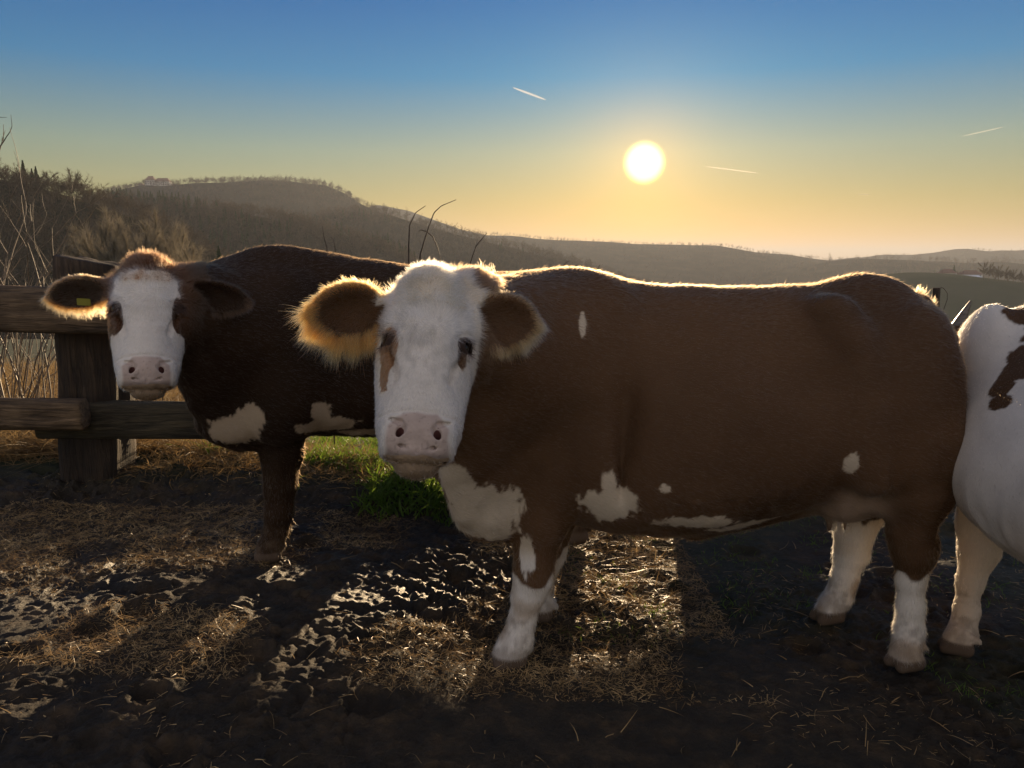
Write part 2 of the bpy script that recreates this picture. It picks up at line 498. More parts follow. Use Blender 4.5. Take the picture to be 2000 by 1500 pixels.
# ------------------------------------------------------------------ signed-distance body builder
class Body:
    def __init__(s, lo, hi, h):
        s.lo, s.h = np.array(lo, float), h
        s.n = np.ceil((np.array(hi) - s.lo) / h).astype(int) + 1
        s.ax = [s.lo[i] + np.arange(s.n[i]) * h for i in range(3)]
        s.F = np.full(tuple(s.n), 0.5, np.float32)
        s.ops = []

    def replay(s, lo, hi, h):
        b2 = Body(lo, hi, h)
        for f, a, k in s.ops:
            getattr(b2, f)(*a, **k)
        return b2

    def win(s, lo, hi, m):
        a = np.clip(np.floor((np.array(lo) - m - s.lo) / s.h).astype(int), 0, s.n - 1)
        b = np.clip(np.ceil((np.array(hi) + m - s.lo) / s.h).astype(int) + 1, 0, s.n)
        sl = tuple(slice(a[i], max(b[i], a[i] + 1)) for i in range(3))
        X = s.ax[0][sl[0]][:, None, None].astype(np.float32)
        Y = s.ax[1][sl[1]][None, :, None].astype(np.float32)
        Z = s.ax[2][sl[2]][None, None, :].astype(np.float32)
        return sl, X, Y, Z

    def blend(s, sl, d, k, op):
        f = s.F[sl]
        if op == '+':
            if k > 0:
                hh = np.clip(0.5 + 0.5 * (f - d) / k, 0, 1)
                s.F[sl] = f * (1 - hh) + d * hh - k * hh * (1 - hh)
            else:
                s.F[sl] = np.minimum(f, d)
        else:
            hh = np.clip(0.5 - 0.5 * (f + d) / k, 0, 1)
            s.F[sl] = f * (1 - hh) - d * hh + k * hh * (1 - hh)

    def cap(s, p0, p1, r0, r1, k=0.04, op='+', flat=None):
        """tapered capsule; flat=(axis, factor): factor>1 thins it across the axis"""
        s.ops.append(('cap', (p0, p1, r0, r1, k, op, flat), {}))
        p0, p1 = np.array(p0, float), np.array(p1, float)
        rm = max(r0, r1)
        sl, X, Y, Z = s.win(np.minimum(p0, p1) - rm, np.maximum(p0, p1) + rm, k + 3 * s.h)
        d = p1 - p0
        L2 = float(d @ d) + 1e-12
        ax_, ay_, az_ = X - p0[0], Y - p0[1], Z - p0[2]
        t = np.clip((ax_ * d[0] + ay_ * d[1] + az_ * d[2]) / L2, 0, 1)
        qx, qy, qz = ax_ - t * d[0], ay_ - t * d[1], az_ - t * d[2]
        q2 = qx * qx + qy * qy + qz * qz
        if flat is not None:
            a, fct = np.array(flat[0], float), flat[1]
            a = a / np.linalg.norm(a)
            c = qx * a[0] + qy * a[1] + qz * a[2]
            q2 = q2 + (fct * fct - 1) * c * c
        dist = np.sqrt(np.maximum(q2, 0)) - (r0 + (r1 - r0) * t)
        s.blend(sl, dist.astype(np.float32), k, op)

    def ell(s, c, r, k=0.04, op='+', B=None):
        """ellipsoid, axes rows of B"""
        s.ops.append(('ell', (c, r, k, op, B), {}))
        c, r = np.array(c, float), np.array(r, float)
        B = np.eye(3) if B is None else np.array(B)
        ext = np.sqrt(((B * r[:, None]) ** 2).sum(0))
        sl, X, Y, Z = s.win(c - ext, c + ext, k + 3 * s.h)
        ax_, ay_, az_ = X - c[0], Y - c[1], Z - c[2]
        u = [(ax_ * B[i, 0] + ay_ * B[i, 1] + az_ * B[i, 2]) for i in range(3)]
        k0 = np.sqrt(sum((u[i] / r[i]) ** 2 for i in range(3)))
        k1 = np.sqrt(sum((u[i] / r[i] ** 2) ** 2 for i in range(3))) + 1e-9
        d = np.where(k0 < 0.05, -r.min(), k0 * (k0 - 1) / k1)
        s.blend(sl, d.astype(np.float32), k, op)

    def torso(s, origin, ang_, T, k=0.03, egg=0.18, pw=2.3):
        """T rows: x along axis, ztop, zbot, halfwidth (world z)"""
        s.ops.append(('torso', (origin, ang_, T, k, egg, pw), {}))
        T = np.array(T, float)
        xs = np.linspace(T[0, 0], T[-1, 0], 240)
        cols = [np.interp(xs, T[:, 0], T[:, i]) for i in (1, 2, 3)]
        ker = np.hanning(25); ker /= ker.sum()
        cols = [np.convolve(np.pad(c, 12, mode='edge'), ker, 'valid') for c in cols]
        c_, s_ = math.cos(ang_), math.sin(ang_)
        X = s.ax[0][:, None].astype(np.float32) - origin[0]; Y = s.ax[1][None, :].astype(np.float32) - origin[1]
        U = X * c_ + Y * s_
        Vv = -X * s_ + Y * c_
        zt, zb, hw = [np.interp(U, xs, c).astype(np.float32)[..., None] for c in cols]
        Z = s.ax[2][None, None, :].astype(np.float32)
        zc, hh = (zt + zb) / 2, (zt - zb) / 2
        tz = (Z - zc) / hh
        wloc = hw * (1 - egg * np.clip(tz, -1, 1) - 0.10 * np.clip(tz, 0, 1) ** 2)
        rho = (np.abs(tz) ** pw + np.abs(Vv[..., None] / wloc) ** pw) ** (1 / pw)
        d = (rho - 1) * np.minimum(hw, hh)
        end = np.maximum(T[0, 0] - U, U - T[-1, 0])[..., None]
        d = np.maximum(d, end)
        # round the ends off
        s.blend((slice(None),) * 3, d.astype(np.float32), k, '+')

    def mesh(s):
        F = s.F
        ins = F < 0
        n = np.array(F.shape)
        cnt = np.zeros(tuple(n - 1), np.int8)
        for a in (0, 1):
            for b in (0, 1):
                for c in (0, 1):
                    cnt += ins[a:n[0] - 1 + a, b:n[1] - 1 + b, c:n[2] - 1 + c]
        act = (cnt > 0) & (cnt < 8)
        ci = np.argwhere(act)
        vid = np.full(act.shape, -1, np.int64)
        vid[act] = np.arange(len(ci))
        P = np.zeros((len(ci), 3)); K = np.zeros(len(ci))
        cor = [np.array((a, b, c)) for a in (0, 1) for b in (0, 1) for c in (0, 1)]
        vals = {tuple(c): F[tuple((ci + c).T)] for c in cor}
        for c in cor:
            for axn in range(3):
                if c[axn] == 0:
                    c2 = c.copy(); c2[axn] = 1
                    f0, f1 = vals[tuple(c)], vals[tuple(c2)]
                    m = (f0 < 0) != (f1 < 0)
                    t = np.where(m, f0 / np.where(np.abs(f0 - f1) < 1e-12, 1, f0 - f1), 0)
                    q = np.repeat(c[None, :].astype(float), len(ci), 0)
                    q[:, axn] += t
                    P[m] += q[m]; K[m] += 1
        V = s.lo + (ci + P / K[:, None]) * s.h
        faces = []
        for axn in range(3):
            o1, o2 = [i for i in range(3) if i != axn]
            sl0 = [slice(1, n[i] - 1) for i in range(3)]; sl1 = list(sl0)
            sl0[axn] = slice(0, n[axn] - 1); sl1[axn] = slice(1, n[axn])
            A, B_ = ins[tuple(sl0)], ins[tuple(sl1)]
            e = np.argwhere(A != B_)
            off = np.ones(3, int); off[axn] = 0
            e0 = e + off
            inside_first = A[tuple(e.T)]

            def cell(d1, d2):
                q = e0.copy(); q[:, o1] -= d1; q[:, o2] -= d2
                return vid[tuple(q.T)]
            quad = np.stack([cell(1, 1), cell(0, 1), cell(0, 0), cell(1, 0)], 1)
            flip = inside_first if axn != 1 else ~inside_first
            quad[~flip] = quad[~flip][:, ::-1]
            faces.append(quad)
        Fc = np.concatenate(faces)
        Fc = Fc[(Fc >= 0).all(1)]
        # keep only the largest body: drop specks
        return V, Fc


def relax(V, Fq, it=2, lam=0.5):
    n = len(V)
    e = np.concatenate([Fq[:, [0, 1]], Fq[:, [1, 2]], Fq[:, [2, 3]], Fq[:, [3, 0]]])
    e = np.concatenate([e, e[:, ::-1]])
    deg = np.bincount(e[:, 0], minlength=n)[:, None]
    for k in range(it):
        for l in (lam, -lam * 1.04):
            S = np.stack([np.bincount(e[:, 0], V[e[:, 1], i], minlength=n) for i in range(3)], 1) / np.maximum(deg, 1)
            V = V + l * (S - V)
    return V


def refine_head(body, V, Fq, h, levels=2):
    """split the faces of the head and pull the new points onto a finer field"""
    def inb(P, m=0.0):
        l = h.loc(P)
        return np.stack([(np.abs(l[:, 0]) < .145 - m), (l[:, 1] > -.14 + m), (l[:, 2] > -.58 + m), (l[:, 2] < .05 - m)], 1).all(1)
    m = inb(V)
    lo, hi = V[m].min(0) - .03, V[m].max(0) + .03
    fine = body.replay(lo, hi, 0.0032)
    for _ in range(levels):
        fm = inb(V)[Fq].all(1)
        Q, keep = Fq[fm], Fq[~fm]
        e = np.concatenate([Q[:, [0, 1]], Q[:, [1, 2]], Q[:, [2, 3]], Q[:, [3, 0]]])
        es = np.sort(e, 1)
        key = es[:, 0].astype(np.int64) * len(V) + es[:, 1]
        uk, inv = np.unique(key, return_inverse=True)
        mid = (V[uk // len(V)] + V[uk % len(V)]) / 2
        n0 = len(V); n1 = n0 + len(mid); nq = len(Q)
        ctr = V[Q].mean(1)
        E = inv.reshape(4, nq) + n0
        c = np.arange(nq) + n1
        V = np.concatenate([V, mid, ctr])
        # border faces keep the split edge points so that no gap opens
        Fq = np.concatenate([keep, np.stack([Q[:, 0], E[0], c, E[3]], 1), np.stack([E[0], Q[:, 1], E[1], c], 1),
                             np.stack([c, E[1], Q[:, 2], E[2]], 1), np.stack([E[3], c, E[2], Q[:, 3]], 1)])
    l = h.loc(V)
    w = np.minimum.reduce([(.145 - np.abs(l[:, 0])), (l[:, 1] + .14), (l[:, 2] + .58), (.05 - l[:, 2])])
    w = smooth01(w / .02)
    idx = np.where(w > 0)[0]
    for _ in range(3):
        P = (V[idx] - fine.lo) / fine.h
        I = np.clip(np.floor(P).astype(int), 0, fine.n - 2)
        f = P - I
        c8 = {}
        for a in (0, 1):
            for b_ in (0, 1):
                for c_ in (0, 1):
                    c8[a, b_, c_] = fine.F[I[:, 0] + a, I[:, 1] + b_, I[:, 2] + c_]
        fx, fy, fz = f.T
        val = 0; gx_ = 0; gy_ = 0; gz_ = 0
        for (a, b_, c_), v in c8.items():
            wx = fx if a else 1 - fx; wy = fy if b_ else 1 - fy; wz = fz if c_ else 1 - fz
            val = val + v * wx * wy * wz
            gx_ = gx_ + v * (1 if a else -1) * wy * wz
            gy_ = gy_ + v * (1 if b_ else -1) * wx * wz
            gz_ = gz_ + v * (1 if c_ else -1) * wx * wy
        g = np.stack([gx_, gy_, gz_], 1) / fine.h
        st = val[:, None] * g / np.maximum((g * g).sum(1), .25)[:, None]
        V[idx] -= np.clip(st, -.004, .004) * w[idx][:, None]
    # skin detail
    Nn = vnormals(V, Fq)
    l = h.loc(V)
    fur_z = smooth01((l[:, 2] + .36) / .1)
    d = (noise3(V, 55, 301) - .5) * .0035 * fur_z + (noise3(V, 28, 302) - .5) * .006 * smooth01((l[:, 2] + .30) / .1)
    for q in (-1, 1):      # eyelid ring, wrinkles above the eye, folds beside the nostril
        r_ = np.sqrt(((l[:, 0] - q * .112) / 1.35) ** 2 + (l[:, 2] + .197) ** 2 + ((l[:, 1] + .04) * .5) ** 2)
        d = d + .0045 * np.exp(-((r_ - .024) / .006) ** 2)
        d = d - .003 * np.exp(-((r_ - .036) / .005) ** 2) + .0025 * np.exp(-((r_ - .046) / .006) ** 2) * (l[:, 2] > -.2)
    d = d + (noise3(V, 160, 303) - .5) * .0012
    # creases round the muzzle pad
    d = d - .003 * np.exp(-((l[:, 2] + .383 + .10 * l[:, 0] ** 2 * 10) / .006) ** 2) * (l[:, 1] > .0)
    V = V + Nn * (d * w * h.s)[:, None]
    return V, Fq


def vnormals(V, Fq):
    nr = np.cross(V[Fq[:, 2]] - V[Fq[:, 0]], V[Fq[:, 3]] - V[Fq[:, 1]])
    out = np.zeros_like(V)
    for c in range(4):
        for i in range(3):
            out[:, i] += np.bincount(Fq[:, c], nr[:, i], minlength=len(V))
    return out / (np.linalg.norm(out, axis=1, keepdims=True) + 1e-12)


def unit(v):
    v = np.asarray(v, float)
    return v / (np.linalg.norm(v, axis=-1, keepdims=True) + 1e-12)


class Head:
    """head frame: x to the viewer's right, y out of the face, z up the face; origin at the poll"""
    def __init__(h, poll, chin, yaw=0.0, L=0.52):
        h.O = np.array(poll, float)
        z = unit(np.array(poll) - np.array(chin))
        h.s = np.linalg.norm(np.array(poll) - np.array(chin)) / L
        f = unit(np.array((math.sin(yaw), -math.cos(yaw), 0.0)))
        f = unit(f - (f @ z) * z)
        x = np.cross(z, f)       # viewer's right when f points at the viewer
        x = -x if x[0] < 0 and abs(yaw) < 1 else x
        h.B = np.stack([x, f, z])

    wx = 1.0     # narrows the skull sideways

    def p(h, x, y, z):
        return h.O + h.s * (np.array((x * h.wx, y, z)) @ h.B)

    def loc(h, P):
        return ((P - h.O) @ h.B.T) / h.s / np.array((h.wx, 1, 1))


def add_head(b, h, width=1.0):
    s = h.s
    E = lambda c, r, k=0.03, op='+', B=None: b.ell(h.p(*c), np.array(r) * s * np.array((h.wx, 1, 1)), k * s, op, (h.B if B is None else B @ h.B))
    C = lambda a, c, ra, rc, k=0.03, op='+', flat=None: b.cap(h.p(*a), h.p(*c), ra * s, rc * s, k * s, op, flat)
    w = width
    E((0, -.085, -.085), (.105 * w, .105, .10), .04)
    E((0, -.075, -.045), (.070 * w, .055, .050), .04)                   # poll
    E((0, -.045, -.15), (.118 * w, .075, .12), .04)                     # forehead
    E((0, -.03, -.215), (.105 * w, .062, .09), .04)
    C((0, -.02, -.20), (0, .030, -.41), .078 * w, .060, .04)            # nose bridge
    C((.028, .0, -.30), (.026, .030, -.42), .055 * w, .050, .03)
    C((-.028, .0, -.30), (-.026, .030, -.42), .055 * w, .050, .03)
    for q in (-1, 1):
        E((q * .104 * w, -.055, -.155), (.028, .045, .055), .03)        # brow
        E((q * .082 * w, -.10, -.245), (.052, .10, .095), .05)          # cheek
        C((q * .070 * w, -.085, -.26), (q * .060, .0, -.40), .050, .046, .04)
        C((q * .100 * w, -.045, -.235), (q * .070 * w, -.01, -.34), .020, .018, .03)  # face crest
        E((q * .054, .038, -.440), (.048, .045, .050), .02)             # nostril wings
        E((q * .056, .010, -.468), (.044, .055, .034), .02)             # lip
        C((q * .075 * w, -.13, -.20), (q * .060, -.05, -.42), .052, .044, .05)  # jaw
    E((0, .050, -.440), (.056, .040, .052), .02)
    E((0, .035, -.478), (.060, .048, .026), .02)
    E((0, -.005, -.508), (.058, .058, .026), .015)                      # chin
    E((0, -.05, -.46), (.06, .07, .045), .04)
    # eye sockets, nostrils, mouth line, philtrum
    for q in (-1, 1):
        E((q * .128 * w, -.040, -.195), (.020, .026, .018), .014, '-')
        C((q * .100 * w, -.005, -.225), (q * .078 * w, .030, -.30), .008, .006, .02, '-')
        C((q * .044, .092, -.424), (q * .054, .068, -.447), .0100, .0080, .007, '-')
        C((q * .052, .082, -.412), (q * .078, .060, -.405), .0075, .004, .008, '-')
        C((q * .050, .070, -.462), (q * .030, .086, -.472), .005, .003, .006, '-')
        C((q * .072, .030, -.492), (q * .095, -.045, -.470), .006, .005, .008, '-')
    C((-.070, .035, -.494), (.070, .035, -.494), .0055, .0055, .008, '-', None)
    C((0, .085, -.478), (0, .10, -.455), .003, .002, .006, '-')


def add_eyes(h, w, parent, base):
    out = []
    for q in (-1, 1):
        c = h.p(q * .110 * w, -.042, -.197)
        me = ico_mesh('eye', 0.023 * h.s, M_eye)
        o = link('eye', me, parent, c - base)
        # lids: two arcs of skin round the eyeball
        out.append(o)
    return out


def ico_mesh(name, r, m, nu=20, nv=12, sc=(1, 1, 1)):
    th = np.linspace(0, np.pi, nv + 1)[1:-1]
    ph = np.linspace(0, 2 * np.pi, nu, endpoint=False)
    V = [(0, 0, r)]
    for t in th:
        for p in ph:
            V.append((r * math.sin(t) * math.cos(p), r * math.sin(t) * math.sin(p), r * math.cos(t)))
    V.append((0, 0, -r))
    V = np.array(V) * np.array(sc)
    tri, quad = [], []
    for i in range(nu):
        tri.append((0, 1 + i, 1 + (i + 1) % nu))
        tri.append((len(V) - 1, 1 + (nv - 2) * nu + (i + 1) % nu, 1 + (nv - 2) * nu + i))
    for j in range(nv - 2):
        for i in range(nu):
            a = 1 + j * nu + i; b = 1 + j * nu + (i + 1) % nu
            quad.append((a, a + nu, b + nu, b))
    return mesh_np(name, V, [np.array(tri), np.array(quad)], m)


class Ear:
    """leaf-shaped ear: root -> tip, up = edge direction, n = opening direction"""
    def __init__(e, root, tip, up, n, hw=.07, th=.017):
        e.root, e.tip = np.array(root), np.array(tip)
        e.a = unit(e.tip - e.root)
        e.n = unit(np.array(n) - (np.array(n) @ e.a) * e.a)
        e.b = np.cross(e.n, e.a)
        if e.b @ np.array(up) < 0:
            e.b = -e.b
        e.L = np.linalg.norm(e.tip - e.root)
        e.hw, e.th = hw, th
        e.c = e.root + e.a * e.L * .58

    def build(e, b, k=0.02):
        Bm = np.stack([e.a, e.b, e.n])
        b.cap(e.root - e.a * .03, e.root + e.a * e.L * .22, .034, .030, .035)
        b.ell(e.c, (e.L * .45, e.hw, e.th * 1.5), k, '+', Bm)
        b.cap(e.c, e.tip, e.hw * .75, .018, .02, '+', (e.n, e.hw * .75 / (e.th * 1.3)))
        b.ell(e.c + e.n * .022 - e.a * .01, (e.L * .42, e.hw * .84, .024), .01, '-', Bm)
        b.cap(e.root + e.n * .03, e.root + e.a * e.L * .3 + e.n * .024, .010, .013, .015, '-')

    def loc(e, P):
        q = P - e.c
        return np.stack([q @ e.a / (e.L * .45), q @ e.b / e.hw, q @ e.n / .05], 1)

    def rho(e, P):
        l = e.loc(P)
        return np.hypot(l[:, 0], l[:, 1])

    def mask(e, P):
        l = e.loc(P)
        return (np.hypot(l[:, 0], l[:, 1]) < 1.12) & (np.abs(l[:, 2]) < 1.0)


BROWN = np.array((0.100, 0.052, 0.024))
WHITE = np.array((0.66, 0.60, 0.53))
PINK = np.array((0.46, 0.36, 0.305))


def hair_obj(name, roots, dirs, bend, L, rad, C, parent, base, npts=4, seed=0, curl=0.0):
    """roots (n,3), dirs (n,3) unit start direction, bend (n,3) added along the strand, L (n,)"""
    n = len(roots)
    rs = np.random.RandomState(seed)
    t = np.linspace(0, 1, npts)[None, :, None]
    P = roots[:, None, :] + dirs[:, None, :] * (L[:, None, None] * t) + bend[:, None, :] * (L[:, None, None] * t * t)
    if curl > 0:
        j = rs.normal(size=(n, npts, 3)) * curl * L[:, None, None]
        j[:, 0] = 0
        P = P + np.cumsum(j, 1) * .5
    P = P - base
    cu = bpy.data.hair_curves.new(name)
    cu.add_curves([npts] * n)
    cu.position_data.foreach_set('vector', P.astype(np.float32).ravel())
    ra = cu.attributes.get('radius') or cu.attributes.new('radius', 'FLOAT', 'POINT')
    rr = (rad[:, None] * np.linspace(1, .15, npts)[None, :]).astype(np.float32)
    ra.data.foreach_set('value', rr.ravel())
    a = cu.attributes.new('hair_color', 'FLOAT_COLOR', 'CURVE')
    C4 = np.ones((n, 4), np.float32); C4[:, :3] = C
    a.data.foreach_set('color', C4.ravel())
    cu.materials.append(M_hair)
    o = link(name, cu, parent)
    return o


def sample_surface(V, Fq, dens, n, seed=0):
    """dens per vertex weight; returns points, face index, interpolated weights"""
    rs = np.random.RandomState(seed)
    a = V[Fq]
    area = 0.5 * (np.linalg.norm(np.cross(a[:, 1] - a[:, 0], a[:, 2] - a[:, 0]), axis=1) + np.linalg.norm(np.cross(a[:, 2] - a[:, 0], a[:, 3] - a[:, 0]), axis=1))
    w = area * dens[Fq].mean(1)
    f = rs.choice(len(Fq), n, p=w / w.sum())
    u, v = rs.rand(n), rs.rand(n)
    wt = np.stack([(1 - u) * (1 - v), u * (1 - v), u * v, (1 - u) * v], 1)
    return (a[f] * wt[..., None]).sum(1), f, wt


def blob_mask(P, blobs, seed, nscale=9, namp=.35, soft=.16):
    """union of rough-edged ellipsoid patches: (centre, radii)"""
    nz = (noise3(P, nscale, seed) - .5) * namp * 2 + (noise3(P, nscale * 4, seed + 1) - .5) * namp * .7
    nz = nz + (noise3(P * np.array((1, 1, .28)), nscale * 5, seed + 2) - .5) * namp * 1.5 + (noise3(P * np.array((1, 1, .3)), nscale * 14, seed + 4) - .5) * namp * 1.1
    m = np.zeros(len(P))
    for c, r in blobs:
        d = np.sqrt((((P - np.array(c)) / np.array(r)) ** 2).sum(1)) + nz
        m = np.maximum(m, smooth01((1 - d) / soft + .5))
    return m


def surf(V, Nn, px, py):
    """the near-side surface point of a body at a photo pixel"""
    D = V - np.array((0, 0, CAM_Z))
    f = D[:, 1] * cp_ - D[:, 2] * sp_
    u = D[:, 2] * cp_ + D[:, 1] * sp_
    x = 1000 + FPX * D[:, 0] / f; y = 750 - FPX * u / f
    d2 = (x - px) ** 2 + (y - py) ** 2
    face = (D * Nn).sum(1) < 0
    m = face & (d2 < 144)
    if not m.any():
        return V[np.argmin(d2 + 1e6 * ~face)]
    i = np.where(m)[0]
    return V[i[np.argmin(f[i])]]


def finish_cow(name, body, base, label, colour_fn, comb_fn, fur_fn, n_hair, seed, group=None, head=None):
    V, Fq = body.mesh()
    V = relax(V, Fq, 2)
    Nn = vnormals(V, Fq)
    # sanity: outward normals
    cen = V.mean(0)
    if ((V - cen) * Nn).sum() < 0:
        Fq = Fq[:, ::-1]; Nn = -Nn
    # skin relief
    rel_ = (noise3(V, 14, seed) - .5) * .006 + (noise3(V, 5, seed + 3) - .5) * .012
    stretch = noise3(V * np.array((1, 1, .22)), 26, seed + 5) - .5
    rel_ = rel_ + stretch * .014 * smooth01((.95 - V[:, 2]) / .25) * smooth01((V[:, 2] - .45) / .1) * (noise3(V, 3, seed + 6) > .45)
    if head is not None:
        lh = head.loc(V)
        rel_ = rel_ * smooth01((np.abs(lh - np.array((0, -.02, -.25))) / np.array((.17, .16, .36))).max(1) * 4 - 3.2)
    V = V + Nn * rel_[:, None]
    if head is not None:
        V, Fq = refine_head(body, V, Fq, head)
        Nn = vnormals(V, Fq)
    C = colour_fn(V, Nn)
    me = mesh_np(name, V - base, Fq, M_coat)
    colattr(me, 'Col', C)
    o = link(name, me, None, base)
    tag(o, label, 'cow', group)
    print(name, len(V), 'verts')
    # short coat
    Lv, dens, lift = fur_fn(V, Nn)
    P, f, wt = sample_surface(V, Fq, dens, n_hair, seed)
    rs = np.random.RandomState(seed + 9)
    ip = lambda A: (A[Fq[f]] * (wt[..., None] if A.ndim > 1 else wt)).sum(1)
    nn = unit(ip(Nn))
    comb = comb_fn(P, nn)
    comb = comb - (comb * nn).sum(1)[:, None] * nn
    comb = unit(comb + rs.normal(size=P.shape) * .25)
    lf = ip(lift)[:, None] * rs.uniform(.6, 1.4, (len(P), 1))
    d = unit(comb + nn * lf)
    L = ip(Lv) * rs.uniform(.6, 1.3, len(P))
    cc = ip(C) * rs.uniform(.75, 1.25, (len(P), 1))
    hair_obj('coat_hair', P - nn * .001, d, comb * .3 - nn * .12, L, np.full(len(P), .00055), np.clip(cc, 0, .9), o, base, 4, seed)
    return o, V, Fq, Nn, C


def leg(b, pts, rads, k=0.03, flat=None):
    for (p, q, r0, r1) in zip(pts[:-1], pts[1:], rads[:-1], rads[1:]):
        b.cap(p, q, r0, r1, k)


def hoof(b, P, fwd, s=1.0):
    """cloven hoof: two toes and a coronet; P ground contact centre"""
    P = np.array(P, float); fwd = unit(np.array((*fwd, 0.0))); sd = np.array((-fwd[1], fwd[0], 0))
    up = np.array((0, 0, 1.0))
    for q in (-1, 1):
        b.cap(P + sd * q * .025 * s + fwd * -.025 * s + up * .030 * s, P + sd * q * .024 * s + fwd * .040 * s + up * .020 * s, .031 * s, .020 * s, .012)
        b.cap(P + sd * q * .025 * s - fwd * .055 * s + up * .075 * s, P + sd * q * .025 * s - fwd * .065 * s + up * .065 * s, .014 * s, .012 * s, .015)
    b.cap(P - fwd * .005 * s + up * .07 * s, P + fwd * .005 * s + up * .045 * s, .044 * s, .046 * s, .02)
    # cleft
    b.cap(P + fwd * .075 * s + up * .0, P + fwd * .055 * s + up * .05 * s, .005, .004, .006, '-')


#COWS
def cow_front():
    base = np.array((0.75, 2.85, 0.0))
    b = Body((-0.75, 1.75, -0.03), (1.95, 3.42, 1.72), 0.0075)
    T = [(0.0, 1.12, .96, .06), (.05, 1.27, .86, .17), (.12, 1.345, .78, .23), (.22, 1.40, .70, .27), (.34, 1.42, .66, .29), (.50, 1.405, .60, .32),
         (.75, 1.40, .53, .365), (.95, 1.405, .475, .40), (1.15, 1.408, .48, .39), (1.35, 1.41, .52, .345),
         (1.50, 1.415, .53, .29), (1.63, 1.42, .53, .25), (1.76, 1.38, .55, .21), (1.88, 1.22, .60, .16), (1.97, 1.0, .72, .07)]
    b.torso((1.65, 2.85), math.pi, T)
    # hip and pin bones, thigh masses, shoulder blades
    for sy in (-1, 1):
        Y = 2.85 + sy * .17
        b.ell((1.45, 2.85 + sy * .11, 1.27), (.08, .06, .06), .07)
        b.ell((1.40, 2.85 + sy * .19, 1.02), (.17, .13, .30), .10)
        b.ell((.97, 2.85 + sy * .375, 1.19), (.13, .07, .12), .12, '-')
        b.ell((1.10, 2.85 + sy * .20, 1.33), (.07, .05, .045), .09)
        b.cap((1.16, 2.85 + sy * .26, 1.22), (1.24, 2.85 + sy * .31, .74), .05, .03, .12)
        b.cap((.34, 2.85 + sy * .16, 1.34), (-.02, 2.85 + sy * .26, .98), .05, .06, .10)
        b.ell((.37, 2.85 + sy * .335, .95), (.035, .045, .26), .08, '-')
        b.ell((1.38, 2.85 + sy * .19, .78), (.14, .11, .22), .08)
        b.ell((0.18, 2.85 + sy * .20, 1.08), (.17, .09, .28), .10)
        b.ell((0.10, 2.85 + sy * .20, .82), (.15, .09, .20), .08)
        b.ell((0.35, 2.85 + sy * .18, .78), (.18, .12, .2), .12)
    b.ell((1.30, 2.85, 1.34), (.15, .09, .085), .08)
    # near front leg
    n = 2.66
    leg(b, [W(1085, 900, n), W(1062, 1010, n), W(1045, 1090, n), W(1042, 1125, n), W(1030, 1165, n), W(1020, 1210, n), W(1010, 1248, n), W(1000, 1275, n - .01)],
        [.13, .095, .072, .070, .056, .048, .054, .050])
    hoof(b, W(993, 1302, 2.655), (-1, -.35), 1.1)
    f = 3.03
    leg(b, [W(1100, 900, f), W(1092, 1000, f), W(1075, 1080, f), W(1062, 1110, f), W(1060, 1150, f), W(1056, 1190, f)],
        [.12, .08, .062, .056, .043, .047])
    hoof(b, (*W(1052, 1200, 3.03)[:2], 0.0), (-1, -.1), 1.05)
    # near hind leg
    n = 2.66
    leg(b, [W(1790, 860, n + .03), W(1790, 960, n), W(1778, 1040, n), W(1782, 1075, n), W(1778, 1130, n), W(1779, 1185, n), W(1776, 1235, n), W(1768, 1272, n - .01)],
        [.17, .115, .078, .072, .048, .046, .053, .052])
    b.cap(W(1812, 1060, n), W(1800, 1095, n), .035, .03, .03)
    hoof(b, W(1765, 1304, 2.635), (-1, -.4), 1.12)
    f = 3.03
    leg(b, [W(1740, 880, f), W(1690, 980, f), W(1668, 1040, f), W(1664, 1080, f), W(1650, 1130, f), W(1640, 1165, f), W(1626, 1192, f)],
        [.15, .10, .074, .066, .050, .052, .050])
    hoof(b, W(1616, 1214, 3.02), (-1, -.25), 1.08)
    # udder and teats
    b.ell(W(1645, 955, 2.76), (.125, .14, .125), .05)
    b.ell(W(1670, 905, 2.70), (.08, .05, .09), .05)
    for px, Y in ((1622, 2.78), (1652, 2.76), (1628, 2.92), (1655, 2.92)):
        p = W(px, 1005, Y)
        b.cap(p, p - np.array((.0, 0, .055)), .018, .011, .02)
    # belly folds forward of the udder
    b.cap(W(1360, 1020, 2.85), W(1560, 985, 2.85), .06, .05, .08)
    # brisket and dewlap
    b.cap(W(925, 905, 2.66), W(955, 990, 2.66), .10, .10, .07)
    b.ell(W(945, 985, 2.68), (.12, .085, .13), .06)
    b.ell(W(1010, 1000, 2.78), (.12, .13, .10), .07)
    b.cap(W(885, 930, 2.52), W(905, 1000, 2.58), .035, .04, .06)
    # neck, bent towards the camera
    h = Head(W(846, 520, 2.24), W(811, 924, 2.03), 0.10)
    h.wx = .87
    b.cap(W(1110, 690, 2.82), W(1000, 690, 2.66), .30, .25, .10)
    b.cap(W(1000, 690, 2.66), W(905, 650, 2.42), .245, .175, .10)
    b.cap(W(930, 800, 2.55), W(935, 900, 2.62), .14, .12, .10)
    b.cap(W(905, 640, 2.42), h.p(0, -.13, -.12), .17, .105, .08)
    b.cap(W(880, 760, 2.40), W(905, 870, 2.52), .075, .08, .08)
    add_head(b, h, .87)
    eL = Ear(h.p(-.100, -.085, -.095), W(616, 612, 2.17), (0, 0, 1), (.05, -1, -.1), hw=.074)
    eR = Ear(h.p(.100, -.085, -.095), W(1044, 632, 2.30), (0, 0, 1), (-.5, -1, -.1), hw=.080)
    eL.build(b); eR.build(b)
